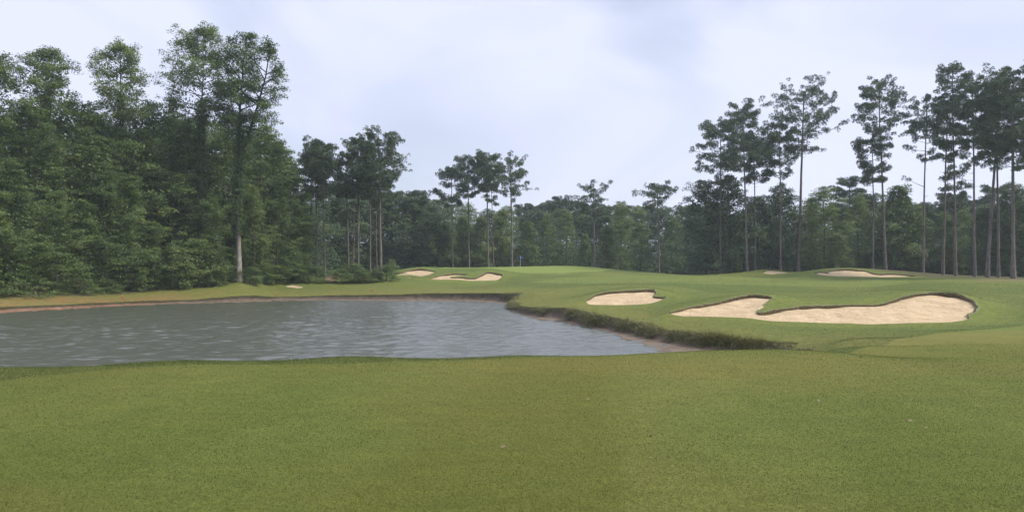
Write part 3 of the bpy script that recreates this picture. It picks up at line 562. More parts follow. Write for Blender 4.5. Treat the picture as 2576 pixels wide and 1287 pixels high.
# ------------------------------------------------------------------ bunkers
BLAB = {'big': ('largest sand bunker, two joined lobes with a grass tongue between them, nearest on the right', 'bunkers cut into the turf'),
 'mid': ('medium sand bunker with a squared notched right end, between pond and largest bunker', 'bunkers cut into the turf'),
 'farright': ('long low sand bunker on the mound in front of the tall right-hand pines', 'bunkers cut into the turf'),
 'notch': ('small sand bunker on the crest just left of the long low far bunker', 'bunkers cut into the turf'),
 'greenleft': ('oval sand bunker at the left shoulder of the putting green beside the bushes', 'bunkers cut into the turf'),
 'greenfront': ('S-shaped sand bunker in the front slope below the putting green', 'bunkers cut into the turf'),
 'sliver': ('tiny sliver of sand just below the oval bunker at the green', 'bunkers cut into the turf'),
 'patch': ('thin bare sand patch in the grass right of the pale bark tree', None)}
for hi_, (k, p) in enumerate(HOLES.items()):
    name = 'sand_patch' if k == 'patch' else 'sand_bunker'
    cen = p[:, :2].mean(0); cz = gz(*cen)
    root = empty(name, (cen[0], cen[1], cz), BLAB[k][0], 'sand patch' if k == 'patch' else 'bunker', BLAB[k][1])
    org = V(cen[0], cen[1], cz)
    pz = height(p[:, 0], p[:, 1]); sz = pz - p[:, 2]
    tri = TRI[hole_id == hi_ + 2]
    if len(tri) < 12:                          # tiny: fan of its own outline
        v3 = np.vstack([np.column_stack([p[:, :2], pz - 0.01]), [*cen, (pz - 0.01).mean()]]); n3 = len(p); jj = np.arange(n3)
        f3 = np.stack([jj, (jj + 1) % n3, np.full(n3, n3)], 1)
    else:
        us = np.unique(tri); rm = np.full(len(GP), -1); rm[us] = np.arange(len(us)); q = GP[us]
        d2 = ((q[:, None] - p[None, :, :2]) ** 2).sum(-1) + 1e-4
        wgt = 1 / d2 ** 1.4; zs = (wgt @ sz) / wgt.sum(1)
        dm = np.sqrt(d2.min(1)); zs -= 0.10 * sstep(dm, 0, 2.5) - fbm(q[:, 0] * 1.2, q[:, 1] * 1.2, 80, 3) * 0.08 * sstep(dm, 0.1, 1)
        nearest = d2.argmin(1); on = dm < 0.06; zs[on] = sz[nearest[on]]
        v3 = np.column_stack([q, zs]); f3 = rm[tri]
    mesh_obj('sand', v3 - org, f3, SAND, root, smooth=True)
    # lip: turf rolled over the edge, with a root-dark face down to the sand and a fringe of hanging grass
    nn = out_normals(p[:, :2]); dep = p[:, 2]; kk = np.clip(dep / 0.35, 0.03, 1)
    rws = []
    for (off, dz, fr) in ((0.30, -0.015, 0), (0.12, 0.035, 0), (-0.02, 0.03, 0), (-0.07, -0.02, 0.1), (-0.03, 0.0, 0.55), (-0.02, -0.05, 1.0)):
        q = p[:, :2] + nn * (off * kk)[:, None]
        zz = (height(q[:, 0], q[:, 1]) if fr == 0 else pz) + dz * kk - dep * fr
        rws.append(np.column_stack([q, zz]) - org)
    m_ = len(p); ii = np.arange(5)[:, None] * m_; jj = np.arange(m_)[None]; j2 = (jj + 1) % m_
    lf = np.stack([ii + jj, ii + j2, ii + m_ + j2, ii + m_ + jj], -1).reshape(-1, 4)
    if k != 'patch':
        sel = np.nonzero(dep > 0.08)[0]; nb = int(len(sel) * (70 if k in ('big', 'mid') else 40)); pk = rng.choice(sel, nb, p=dep[sel] / dep[sel].sum())
        fr = rng.beta(1, 1.3, nb); bq = p[pk, :2] + rng.normal(0, .06, (nb, 2)) - nn[pk] * (0.05 + 0.05 * fr)[:, None]
        bz = pz[pk] + 0.03 - fr * dep[pk] * 0.85
        ln = rng.uniform(0.08, 0.22, nb) * np.clip(dep[pk] / .4, .4, 1.2)
        tp = np.column_stack([-nn[pk] * (ln * .45)[:, None] + rng.normal(0, .05, (nb, 2)), -ln * rng.uniform(-.3, .9, nb)])
        th = rng.uniform(0, 6.28, nb); sd_ = np.column_stack([np.cos(th), np.sin(th), th * 0]) * 0.025
        b0 = np.column_stack([bq, bz]) - org
        bv = np.stack([b0 - sd_, b0 + sd_, b0 + tp], 1).reshape(-1, 3)
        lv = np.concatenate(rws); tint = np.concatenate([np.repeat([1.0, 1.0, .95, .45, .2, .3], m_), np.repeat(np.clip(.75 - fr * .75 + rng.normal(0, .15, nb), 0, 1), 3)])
        mesh_obj('lip', np.concatenate([lv, bv]), [lf, np.arange(3 * nb).reshape(-1, 3) + len(lv)], LIP_BLADE, root, tint=tint)

# ------------------------------------------------------------------ trees
def profile_hw(t): return np.interp(t, [0, .12, .35, .65, .88, 1], [.55, .85, 1.0, .85, .5, .2])

def broadleaf(seed, H, hb, Rc, nl=22, stems=None, leaf=0.24, per=75, rc=0.95, trunk_r=None, flat=0.5, up=(8, 62), skew=0.0, prof=None, ivy=None, sub=1.0, fill=3200):
    """returns Geo wood, Geo leaves for a broadleaf tree standing at the origin"""
    rg = np.random.default_rng(seed); W = Geo(); Lf = Geo()
    tr = trunk_r or H * 0.013
    prof = prof or profile_hw
    if stems is None:
        k = 9; z = np.linspace(0, H * 0.97, k); wob = np.cumsum(rg.normal(0, H * 0.006, (k, 2)), 0); wob -= wob[0]
        st = [np.column_stack([wob[:, 0] + skew * (z / H) ** 1.5, wob[:, 1], z])]
    else: st = [np.array(s, float) for s in stems]
    for s in st:
        z = s[:, 2]; rad = tr * np.clip(1 - z / (H * 1.02), 0.04, 1) ** 0.8 * (1 + 0.5 * np.exp(-z / 0.5)) * (1 if len(st) == 1 else .85); W.tube(s, rad, 8)
    cl = []
    per_stem = [nl] if len(st) == 1 else [int(nl / len(st)) + 1] * len(st)
    for s, nls in zip(st, per_stem):
        ztop = s[-1, 2]; az = rg.uniform(0, 6.28)
        for i in range(nls):
            t = (i + rg.uniform(0, 1)) / nls; zz = hb + (ztop - hb) * t * 0.97
            base = np.array([np.interp(zz, s[:, 2], s[:, j]) for j in range(3)])
            az += 2.4 + rg.normal(0, .5)
            el = R(up[0] + (up[1] - up[0]) * t ** 1.3 + rg.normal(0, 9))
            Ln = Rc * prof(t) * rg.uniform(.65, 1.12) * (0.8 if len(st) > 1 else 1.0)
            d = V(math.cos(az) * math.cos(el), math.sin(az) * math.cos(el), math.sin(el))
            sg = np.linspace(0, 1, 5)[:, None]; bend = rg.normal(0, .12, 3); bend[2] += 0.10 - 0.28 * (1 - t)
            pts = base + d * sg * Ln + bend * (sg ** 2) * Ln
            W.tube(pts, np.linspace(max(.03, tr * .33 * (1 - t * .6)), .012, 5), 5)
            lump = rg.normal(.45, .2)
            ns = max(3, int((3 + Ln * 1.5) * sub))
            for q in range(ns):
                sp = rg.uniform(.15, 1.0) ** .55; b0 = np.array([np.interp(sp, sg[:, 0], pts[:, j]) for j in range(3)])
                dd = norm(d + rg.normal(0, .75, 3)); l2 = Ln * rg.uniform(.12, .32) + .3
                e = b0 + dd * l2 + V(0, 0, -.05 * l2)
                W.tube(np.array([b0, (b0 + e) / 2 + rg.normal(0, .05, 3), e]), [.022, .014, .008], 4)
                cl.append((e, norm(e - s[min(len(s) - 1, len(s) // 2)]), rc * rg.uniform(.65, 1.2), lump))
            cl.append((pts[-1], d, rc * rg.uniform(.6, 1), lump))
    for (c, d, r, lump) in cl:
        n = int(per * (r / rc) ** 2 * rg.uniform(.7, 1.2)) + 4
        o = norm(rg.normal(size=(n, 3))) * (rg.random((n, 1)) ** .45) * r * V(1, 1, flat)
        o[:, 2] -= 0.25 * (o[:, 0] ** 2 + o[:, 1] ** 2) / r * .6
        nr_ = norm(V(0, 0, .75) + d * .35 + rg.normal(0, .55, (n, 3)))
        v, f = leaf_cards(c + o, nr_, leaf * rg.uniform(.6, 1.25, n), rg)
        tn = np.clip(lump + rg.normal(0, .1) + rg.normal(0, .12, n), 0, 1); Lf.add(v, f, np.repeat(tn, 4))
    if fill:
        zz = hb + (H * .93 - hb) * rg.random(fill); tt = (zz - hb) / (H - hb); ss = st[0]
        rr_ = Rc * prof(tt) * .72 * np.sqrt(rg.random(fill)); aa = rg.uniform(0, 6.283, fill)
        c_ = np.stack([np.interp(zz, ss[:, 2], ss[:, 0]) + rr_ * np.cos(aa), np.interp(zz, ss[:, 2], ss[:, 1]) + rr_ * np.sin(aa), zz], 1)
        v, f = leaf_cards(c_, norm(rg.normal(0, .7, (fill, 3)) + V(0, 0, .6)), leaf * rg.uniform(.9, 1.9, fill), rg, .7); Lf.add(v, f, np.repeat(np.clip(rg.normal(.32, .14, fill), 0, 1), 4))
    if ivy:
      z0, z1, rv, nv = ivy; nv = nv // len(st)
      for s in st:
        zz = rg.uniform(z0, z1, nv); base = np.stack([np.interp(zz, s[:, 2], s[:, j]) for j in range(3)], 1)
        o = norm(rg.normal(size=(nv, 3)) * V(1, 1, .3)) * (rg.uniform(.3, 1, (nv, 1))) * rv * (0.6 + 0.8 * hash2(np.floor(zz * 1.3), zz * 0, 3))[:, None]
        v, f = leaf_cards(base + o, norm(o + V(0, 0, .4) + rg.normal(0, .4, (nv, 3))), leaf * rg.uniform(.6, 1.1, nv), rg); Lf.add(v, f, np.repeat(np.clip(rg.normal(.15, .12, nv), 0, 1), 4))
    return W, Lf

def pine(seed, H, hb, Rc, lean=(0, 0), tr=None, nl=34, puff=0.54, per=62, extra=(), dense=1.0, topw=.62):
    """tall bare trunk, irregular tiers of limbs carrying rounded puffs of needles"""
    rg = np.random.default_rng(seed); W = Geo(); Lf = Geo(); tr = tr or 0.008 * H + .03
    k = 10; z = np.linspace(0, H * .985, k); t_ = z / H; wob = np.cumsum(rg.normal(0, .05, (k, 2)), 0); wob -= wob[0]
    s = np.column_stack([lean[0] * t_ ** 1.15 + wob[:, 0], lean[1] * t_ + wob[:, 1], z])
    W.tube(s, tr * .86 * (1 - .72 * t_) * (1 + .35 * np.exp(-z / .6)), 9)
    at = lambda zz: np.array([np.interp(zz, s[:, 2], s[:, j]) for j in range(3)])
    for _ in range(7):                          # dead stubs below the crown
        zz = rg.uniform(hb * .6, hb); a = rg.uniform(0, 6.28); l = rg.uniform(.3, 1.1); b0 = at(zz)
        W.tube(np.array([b0, b0 + V(math.cos(a) * l, math.sin(a) * l, rg.uniform(-.1, .25))]), [.03, .012], 4)
    cl = []
    def limb(zz, a, el, Ln, npf, r0):
        b0 = at(zz); d = V(math.cos(a) * math.cos(el), math.sin(a) * math.cos(el), math.sin(el))
        sg = np.linspace(0, 1, 6)[:, None]; side = V(-math.sin(a), math.cos(a), 0) * rg.normal(0, .14)
        pts = b0 + d * sg * Ln + side * sg ** 2 * Ln + V(0, 0, .22) * sg ** 2 * Ln * rg.uniform(-.4, 1)
        W.tube(pts, np.linspace(r0, .015, 6), 5)
        for q in range(npf):
            sp = rg.uniform(.3, 1.0) if q else 1.0
            b1 = np.array([np.interp(sp, sg[:, 0], pts[:, j]) for j in range(3)])
            sl = rg.uniform(.15, .34) * Ln * (1.15 - sp * .5) + .25
            aa = a + rg.choice([-1, 1]) * rg.uniform(.3, 1.2); e = b1 + V(math.cos(aa) * sl, math.sin(aa) * sl, rg.uniform(-.3, .75) * sl + .1)
            W.tube(np.array([b1, e]), [.02, .01], 4)
            cl.append((e, puff * rg.uniform(.65, 1.25)))
    a = rg.uniform(0, 6.28); nl = int(nl * 1.35); tlist = np.sort(rg.random(nl) ** .9)
    for t in tlist:
        zz = hb + (H * .975 - hb) * t; a += 2.4 + rg.normal(0, .7)
        pr = np.interp(t, [0, .1, .3, .55, .8, 1], [.45, .75, .95, 1, .9, topw]) * rg.uniform(.45, 1.15)
        el_ = 0 + 34 * t ** 1.2 + rg.normal(0, 13)
        limb(zz, a, R(el_), max(.6, min(Rc * pr, (H - zz + .5) / max(math.sin(R(el_)), .12))), int(max(3, (3 + Rc * pr * 2.0) * dense)), .05 * (1.15 - t))
    for _ in range(5): cl.append((at(H * rg.uniform(.92, .97)) + rg.normal(0, .35, 3) * V(1, 1, .6), puff * rg.uniform(.8, 1.1)))
    for (zz, az_, el, Ln, npf) in extra: limb(zz, az_, el, Ln, npf, .07)
    for (c, r) in cl:
        n = int(per * (r / puff) ** 2 * rg.uniform(.8, 1.2))
        d = norm(rg.normal(size=(n, 3)) * V(1, 1, .75) + V(0, 0, .3)); st = c + d * (r * rg.uniform(.12, .5, (n, 1))) * V(1, 1, .8)
        L = r * rg.uniform(.45, .75, n); sd_ = norm(np.cross(d, rg.normal(size=(n, 3)))) * rg.uniform(.035, .06, (n, 1))
        m = st + d * (L * .55)[:, None]
        v = np.stack([st, m - sd_, st + d * L[:, None], m + sd_], 1).reshape(-1, 3)
        Lf.add(v, np.arange(4 * n).reshape(-1, 4), np.repeat(np.clip(rg.normal(.45, .15) + rg.normal(0, .12, n), 0, 1), 4))
    return W, Lf

def stand(name, geo, loc, label, cat, bark, leafm, group=None, rz=0, s=1.0):
    root = empty(name, loc, label, cat, group, rz, s)
    geo[0].build('trunk', bark, root, smooth=True); geo[1].build('crown', leafm, root)
    return root
def clone(src, loc, rz, s, label=None, group=None):
    r = src.copy(); COL.objects.link(r); r.location = loc; r.rotation_euler = (0, 0, rz); r.scale = (s, s, s) if np.isscalar(s) else s
    if label: r['label'] = label
    if group: r['group'] = group
    elif 'group' in r: del r['group']
    for ch in KIDS[src.name]:
        c = ch.copy(); COL.objects.link(c); c.parent = r
    return r
KIDS = {}
def ground_at(u, Y): x = (u - 1288) / F * Y; return (x, Y, gz(x, Y) - 0.05)
def px(n, Y): return n * Y / F

# --- pines: (u_base, Y, u_top, v_top, v_crown_bottom, crown half-width px, v_base or None, trunk radius, limbs, label)
PINES = [
 (782, 150, 779, 372, 520, 30, .17, 26, 'slim pine whose trunk stands closest to the edge of the left wood'),
 (796, 148, 792, 358, 500, 34, .24, 32, 'pine with a straight bare trunk, first full pine right of the left wood'),
 (817, 142, 811, 366, 492, 36, .26, 32, 'pine leaning slightly left beside the bare dirt gap in the scrub'),
 (876, 150, 874, 400, 500, 34, .22, 26, 'shorter pine with an open thin crown left of the rounded pine pair'),
 (890, 158, 888, 420, 500, 26, .15, 20, 'thin-stemmed pine between two thicker pine trunks above the green bushes'),
 (900, 150, 899, 348, 488, 40, .28, 34, 'pine with a tall rounded crown, second tallest by the green bushes'),
 (931, 152, 929, 384, 520, 38, .22, 28, 'pine hidden behind the tallest of the group by the green bushes'),
 (948, 160, 946, 410, 520, 30, .15, 20, 'thin pine stem immediately left of the thickest trunk by the bushes'),
 (957, 142, 951, 336, 524, 58, .36, 42, 'tallest and thickest pine by the green bushes, ragged crown spreading right'),
 (1139, 188, 1136, 428, 520, 38, .24, 28, 'leftmost pine of the open row behind the putting green, spreading low crown'),
 (1180, 190, 1175, 401, 505, 32, .26, 30, 'second pine of the open row behind the putting green, rounded crown'),
 (1228, 190, 1223, 379, 485, 34, .28, 34, 'tallest pine of the open row behind the putting green'),
 (1242, 196, 1237, 420, 520, 22, .17, 22, 'thin pine tucked right behind the tallest pine behind the green'),
 (1288, 186, 1283, 394, 500, 40, .30, 30, 'pine with layered branches directly left of the blue flag'),
 (1495, 196, 1494, 466, 546, 40, .28, 20, 'lone pine above the middle of the far wood with sparse flat branches'),
 (1658, 196, 1656, 472, 548, 46, .28, 24, 'lone broad-headed pine above the far wood right of the sparse one'),
 (1812, 172, 1810, 316, 466, 56, .26, 36, 'pine with low drooping left branches, leftmost of the four above the dark oaks'),
 (1880, 165, 1871, 270, 440, 52, .30, 38, 'tallest domed pine of the four above the dark oaks'),
 (1900, 170, 1897, 340, 470, 40, .22, 28, 'half hidden pine under the tallest domed pine above the dark oaks'),
 (1964, 168, 1961, 316, 456, 42, .24, 32, 'round-headed pine immediately left of the tall leaning flat-topped pine'),
 (2008, 170, 2024, 222, 384, 80, .42, 36, 'tall flat-topped pine with wide open branches leaning right, alone against the sky'),
 (2196, 160, 2192, 330, 468, 38, .22, 28, 'pine with a low hanging crown beside the taller slender pine'),
 (2228, 158, 2211, 204, 384, 62, .30, 42, 'tall slender pine with an open irregular crown leaning left'),
 (2322, 154, 2328, 240, 404, 40, .26, 34, 'pine with one dead bough reaching left below its crown'),
 (2372, 147, 2390, 250, 410, 36, .28, 26, 'pine with a thick trunk leaning right among the upright right-hand pines'),
 (2404, 143, 2398, 168, 400, 44, .27, 42, 'tallest straight pine standing right of the leaning thick trunk'),
 (2399, 160, 2399, 425, 520, 30, .15, 18, 'small young pine between the leaning trunk and the tallest straight pine'),
 (2452, 139, 2447, 200, 420, 38, .27, 36, 'straight bare-trunked pine with clear sky on both sides of its trunk'),
 (2484, 133, 2520, 186, 414, 56, .36, 44, 'thickest right-hand pine leaning right under a dense dark crown'),
 (2512, 136, 2506, 196, 400, 46, .28, 38, 'dark pine crossing behind the thickest leaning trunk'),
 (2549, 129, 2552, 182, 430, 58, .40, 44, 'dark thick-trunked pine at the right edge of the view'),
 (2615, 132, 2612, 176, 420, 60, .34, 40, 'pine cut by the right edge of the view, only its left branches in sight'),
 (2690, 130, 2690, 200, 420, 60, .3, 36, 'pine standing past the right edge of the view'),
]
SEEDS = {}
for i, (ub, Y, ut, vt, vb, hw, tr, nl, lab) in enumerate(PINES):
    loc = ground_at(ub, Y); top = wp(ut, vt, Y); H = top[2] - loc[2]; hb = wp(ut, vb, Y)[2] - loc[2]
    ex = ()
    if ub == 2322: ex = ((wp(0, 470, Y)[2] - loc[2], math.pi, .35, 3.4, 3),)
    if ub == 2008: ex = tuple((wp(0, v, Y)[2] - loc[2], a, e, l, 6) for v, a, e, l in ((262, math.pi, .05, 5.0), (300, 0.0, .1, 6.5), (330, 0.1, -.06, 7.5), (355, 3.3, -.05, 4.5), (375, 0, -.1, 4.5)))
    if ub == 1812: ex = ((wp(0, 388, Y)[2] - loc[2], math.pi, .02, 5.6, 7), (wp(0, 430, Y)[2] - loc[2], 3.0, -.15, 5.0, 7))
    if ub == 957: ex = ((wp(0, 430, Y)[2] - loc[2], 0, .05, 4.8, 7), (wp(0, 400, Y)[2] - loc[2], .3, .1, 4.4, 6))
    if ub == 1288: ex = ((wp(0, 478, Y)[2] - loc[2], 0, .08, 5.0, 5),)
    if ub == 1139: ex = ((wp(0, 490, Y)[2] - loc[2], math.pi, .1, 4.6, 5),)
    dn = .78 if ub in (2008, 2228, 1288, 1495, 1658, 2322) else 1.08 if 2470 < ub < 2620 or ub in (796, 817, 1880) else 1.0
    g = pine(100 + i, H, hb, px(hw * 1.1, Y), lean=(top[0] - loc[0], 0), tr=tr, nl=nl, extra=ex, dense=dn, puff=.6 if Y < 160 else .66)
    stand('pine_tree', g, loc, lab, 'pine tree', BARK_PINE, NEEDLE, 'tall pines around the course')

# --- broadleaf prototypes, copied below
def proto(name, g, bark, leafm, cat='tree'):
    r = stand(name, g, (0, 0, 0), 'x', cat, bark, leafm); KIDS[r.name] = [o for o in COL.objects if o.parent == r]; PROTO.append(r); return r
PROTO = []
full = lambda t: np.interp(t, [0, .15, .4, .7, .9, 1], [.8, 1, 1, .8, .5, .2])
cone = lambda t: np.interp(t, [0, .15, .5, .8, 1], [.9, 1, .72, .4, .12])
PT = {}
for i in range(4): PT['full%d' % i] = proto('broadleaf_tree', broadleaf(300 + i, 20, 1.2, 5.0, nl=40, per=56, leaf=.26, rc=.85, prof=full, up=(-5, 55), flat=.38), BARK_DARK, LEAF)
for i in range(2): PT['cone%d' % i] = proto('broadleaf_tree', broadleaf(320 + i, 14, .8, 4.2, nl=44, per=62, leaf=.21, rc=.8, prof=cone, up=(-8, 45), flat=.3), BARK_DARK, LEAF)
for i in range(2): PT['dark%d' % i] = proto('broadleaf_tree', broadleaf(340 + i, 18, 1.0, 6.0, nl=44, per=50, leaf=.32, rc=.95, prof=full, up=(4, 55), flat=.42), BARK_DARK, LEAF_DARK)
for i in range(2): PT['bright%d' % i] = proto('broadleaf_tree', broadleaf(360 + i, 15, .8, 4.0, nl=34, per=48, leaf=.30, rc=.9, prof=full, up=(5, 60), flat=.42), BARK_DARK, LEAF_BRIGHT)
for i in range(2): PT['pine%d' % i] = proto('pine_tree', pine(380 + i, 24, 13, 3.6, nl=30, puff=.75, per=70, dense=1.1), BARK_PINE, NEEDLE, 'pine tree')
for i in range(3): PT['bush%d' % i] = proto('bush', broadleaf(400 + i, 3.4, .15, 2.0, nl=22, per=60, leaf=.14, rc=.55, prof=full, up=(10, 70), trunk_r=.05, fill=500), BARK_DARK, LEAF if i == 2 else LEAF_BRIGHT, 'bush')
firstuse = set()
LOFF = lambda u: float(np.interp(u, [0, 150, 300, 450, 560, 630, 700, 760], [1, 3, 8, 14, 18, 22, 26, 14]))
def put(kind, u, Y, vtop, label, group=None, wscale=1.0, rz=None, dz=0.0):
    src = PT[kind]; loc = ground_at(u, Y); base_h = {'full': 20, 'cone': 14, 'dark': 18, 'brig': 15, 'pine': 24, 'bush': 3.4}[kind[:4]]
    s = (wp(u, vtop, Y)[2] - loc[2]) / base_h / 0.985; rz = rng.uniform(0, 6.28) if rz is None else rz
    sc = (s * wscale, s * wscale, s)
    if kind in firstuse: return clone(src, loc, rz, sc, label, group)
    firstuse.add(kind); src.location = loc; src.rotation_euler = (0, 0, rz); src.scale = sc; src['label'] = label
    if group: src['group'] = group
    return src

# --- the tall emergent hardwoods of the left wood
def emergent(seed, u, Y, vt, vb, hw, label, bark=BARK_PALE, tr=.3, nl=26, stems=None, ivy=True, du=0, **k):
    loc = ground_at(u, Y); top = wp(u + du, vt, Y); H = top[2] - loc[2]; hb = wp(u, vb, Y)[2] - loc[2]
    iv = (hb * .33, hb * 1.15, 1.0, 9000) if ivy else None
    if stems: stems = [[(px(a, Y), px(b, Y) * .0 + b2, wp(0, v, Y)[2] - loc[2] if v else 0.0) for (a, b, b2, v) in st] for st in stems]
    g = broadleaf(seed, H, hb, px(hw, Y), nl=nl, leaf=.30, per=62, rc=.95, trunk_r=tr, flat=.62, up=(12, 66), fill=700, ivy=iv, stems=stems, skew=px(du, Y), **k)
    stand('broadleaf_tree', g, loc, label, 'tree', bark, LEAF, 'tall emergent trees of the left wood')
emergent(501, -14, 106, 146, 330, 78, 'tall ragged tree cut by the left edge of the view', du=4)
emergent(502, 126, 114, 128, 300, 78, 'tall tree with a narrow pointed top and open twiggy boughs reaching right', du=10, nl=32)
emergent(503, 292, 121, 104, 300, 76, 'tall tree with a feathery narrow crown standing between two wider gaps of sky', du=6, nl=34)
emergent(504, 503, 126, 74, 310, 118, 'tallest tree of the left wood, broad rounded crown over a thin grey trunk', du=-6, nl=46, tr=.34)
emergent(505, 601, 124.5, 96, 340, 104, 'great forked tree with ivy-dark stem and pale bark foot at the wood edge', bark=BARK_FOOT, tr=.5, nl=50,
  stems=[[(0, 0, 0, 0), (0, 0, 0, 640), (-4, 0, 0, 520), (-2, 0, 0, 420), (0, 0, 0, 330), (2, 0, .5, 240), (6, 0, .8, 165), (14, 0, 1, 98)],
         [(-2, 0, 0, 480), (10, 0, -.3, 420), (28, 0, -.6, 340), (52, 0, -1, 270), (74, 0, -1.4, 200), (86, 0, -1.6, 130)]])
# --- body of the left wood
LW = 'trees massed in the left wood'
for (k, u, Y, vt, ws, lab) in (
 ('full0', -70, 104, 300, 1.1, 'mid green tree past the left edge of the left wood'), ('full1', 40, 110, 262, 1.1, 'mid height tree behind the leftmost tall ragged tree'),
 ('full2', 90, 106, 330, 1.1, 'leafy tree filling the foot of the pointed tall tree'), ('full3', 185, 116, 262, 1.15, 'rounded tree crown rising in the sky gap between the pointed and the feathery tall trees'),
 ('full1', 215, 108, 330, 1.0, 'brighter tree under the first sky gap from the left'), ('full2', 262, 120, 290, 1.1, 'tree behind the feathery crown'),
 ('full0', 345, 112, 330, 1.1, 'tree at the foot of the feathery tall tree'), ('full3', 400, 116, 262, 1.0, 'tree crown in the sky gap left of the tallest tree'),
 ('full0', 440, 122, 296, 1.2, 'wide dark tree filling the hollow left of the tallest trunk'), ('full1', 470, 112, 330, 1.1, 'tree draped round the middle of the tallest tree'),
 ('full2', 560, 116, 330, 1.1, 'tree between the tallest trunk and the forked trunk'), ('full3', 655, 114, 320, 1.0, 'rounded pale green tree right of the forked trunk'),
 ('full0', 695, 116, 360, 1.0, 'tree on the right shoulder of the left wood'), ('full1', 730, 122, 440, .95, 'lower tree stepping down at the right shoulder of the left wood'),
 ('full3', 640, 108, 470, .8, 'small leafy tree immediately right of the ivy stem'), ('full2', 700, 110, 470, .8, 'small tree with drooping leaves under the right shoulder of the wood'),
 ('full0', 752, 126, 500, .8, 'last small tree at the right end of the left wood'), ('full2', 540, 106, 500, .75, 'small yellow green tree hanging over the thin grey trunk'),
 ('cone0', -30, 92, 470, 1.15, 'conical thicket tree at the left edge above the dirt bank'), ('cone1', 20, 95, 400, 1.0, 'bright conical tree second from the left edge'),
 ('cone0', 85, 99, 540, 1.1, 'low spreading tree above the grassy left bank'), ('cone1', 140, 100, 480, 1.0, 'cone shaped tree in front of the pointed tall tree'),
 ('cone0', 205, 103, 500, 1.0, 'layered tree left of the slim white stems'), ('cone1', 265, 105, 430, .95, 'tall layered tree beside the slim white stems'),
 ('cone0', 330, 107, 440, 1.0, 'pointed tree with flat layered sprays in the middle of the left wood'), ('cone1', 375, 107, 560, 1.0, 'low sprawling tree above the red stake'),
 ('cone0', 430, 108, 610, .95, 'low bushy tree left of the leafy bushes')):
    put(k, u, Y + LOFF(u), vt, lab, LW, ws)
for j, (u, Y, vt) in enumerate([(u, 136 + LOFF(u) + 9 * (n % 3), v) for n, (u, v) in enumerate(((-120, 280), (-20, 300), (60, 300), (150, 310), (230, 300), (310, 310), (390, 310), (470, 300), (540, 310), (600, 330), (660, 340), (710, 400)))]):
    put('full%d' % (j % 4), u, Y, vt, 'dim tree in the depth of the left wood behind the front trees', 'dim inner trees of the left wood', 1.25)
for j, (u, Y, vt, ws, lab) in enumerate((
 (455, 106, 640, 1.3, 'large-leaved bush at the left of the bushes below the thin grey trunk'), (500, 105.5, 625, 1.2, 'tallest leafy bush, below the thin grey trunk'), (545, 105.5, 660, 1.2, 'rounded leafy bush left of the pale trunk foot'),
 (578, 106, 680, 1.1, 'low bush touching the left of the pale trunk foot'), (628, 104, 678, 1.9, 'low glossy bush right of the pale trunk foot'), (660, 108, 680, 1.9, 'spreading low bush second right of the pale trunk foot'),
 (692, 108, 676, 2.0, 'mixed scrub bush below the right shoulder of the wood'), (726, 116, 678, 2.0, 'grey green scrub bush left of the dirt gap'), (757, 131, 674, 2.0, 'twiggy scrub bush by the foot of the first pines'), (795, 132, 678, 2.0, 'scrub bush just left of the dirt gap'),
 (858, 138, 684, 2.0, 'bright green bush right of the dirt gap'), (888, 141, 672, 1.7, 'taller dark bush at the foot of the rounded pine'), (912, 139, 686, 2.0, 'soft green bush in the middle of the scrub row'), (940, 140, 682, 2.0, 'fresh green bush below the tallest pine of the scrub row'),
 (971, 141, 674, 1.7, 'dark round bush at the right end of the scrub row'), (985, 160, 660, 1.0, 'bush rising behind the oval bunker'))):
    put('bush%d' % (j % 3 if j != 10 else 0), u, Y + (LOFF(u) - 1 if u < 740 else 5 if u < 800 else 0), vt, lab, 'bushes along the wood edge', ws)
for j, u in enumerate(range(-60, 460, 40)):
    put('bush%d' % (j % 3), u + 8 * (j % 3), np.interp(u, [-100, 0, 150, 300, 450], [87, 93, 102, 113, 121]) + .8, 735 - u * .09 - 12 * (j % 2), 'low undergrowth bush along the top of the left dirt bank', 'undergrowth bushes on the left bank', 1.25)
# --- dark inner block behind the left-centre pines
for j, (k, u, Y, vt, ws) in enumerate((('dark0', 770, 172, 520, 1), ('dark1', 800, 190, 505, 1.2), ('dark0', 850, 196, 500, 1.2), ('pine0', 840, 200, 470, 1.3), ('dark1', 905, 195, 500, 1.2), ('dark0', 960, 198, 500, 1.1), ('pine1', 985, 200, 492, 1.3), ('dark1', 1010, 202, 494, 1.2),
  ('dark0', 1060, 208, 504, 1.1), ('pine0', 1045, 205, 492, 1.3), ('pine1', 930, 210, 480, 1.3), ('pine0', 880, 214, 480, 1.3), ('dark1', 745, 165, 560, .9), ('dark0', 1090, 200, 540, 1))):
    put(k, u, Y, vt, 'dark tree in the shaded wood behind the pines by the green bushes', 'shaded trees behind the bush-side pines', ws)
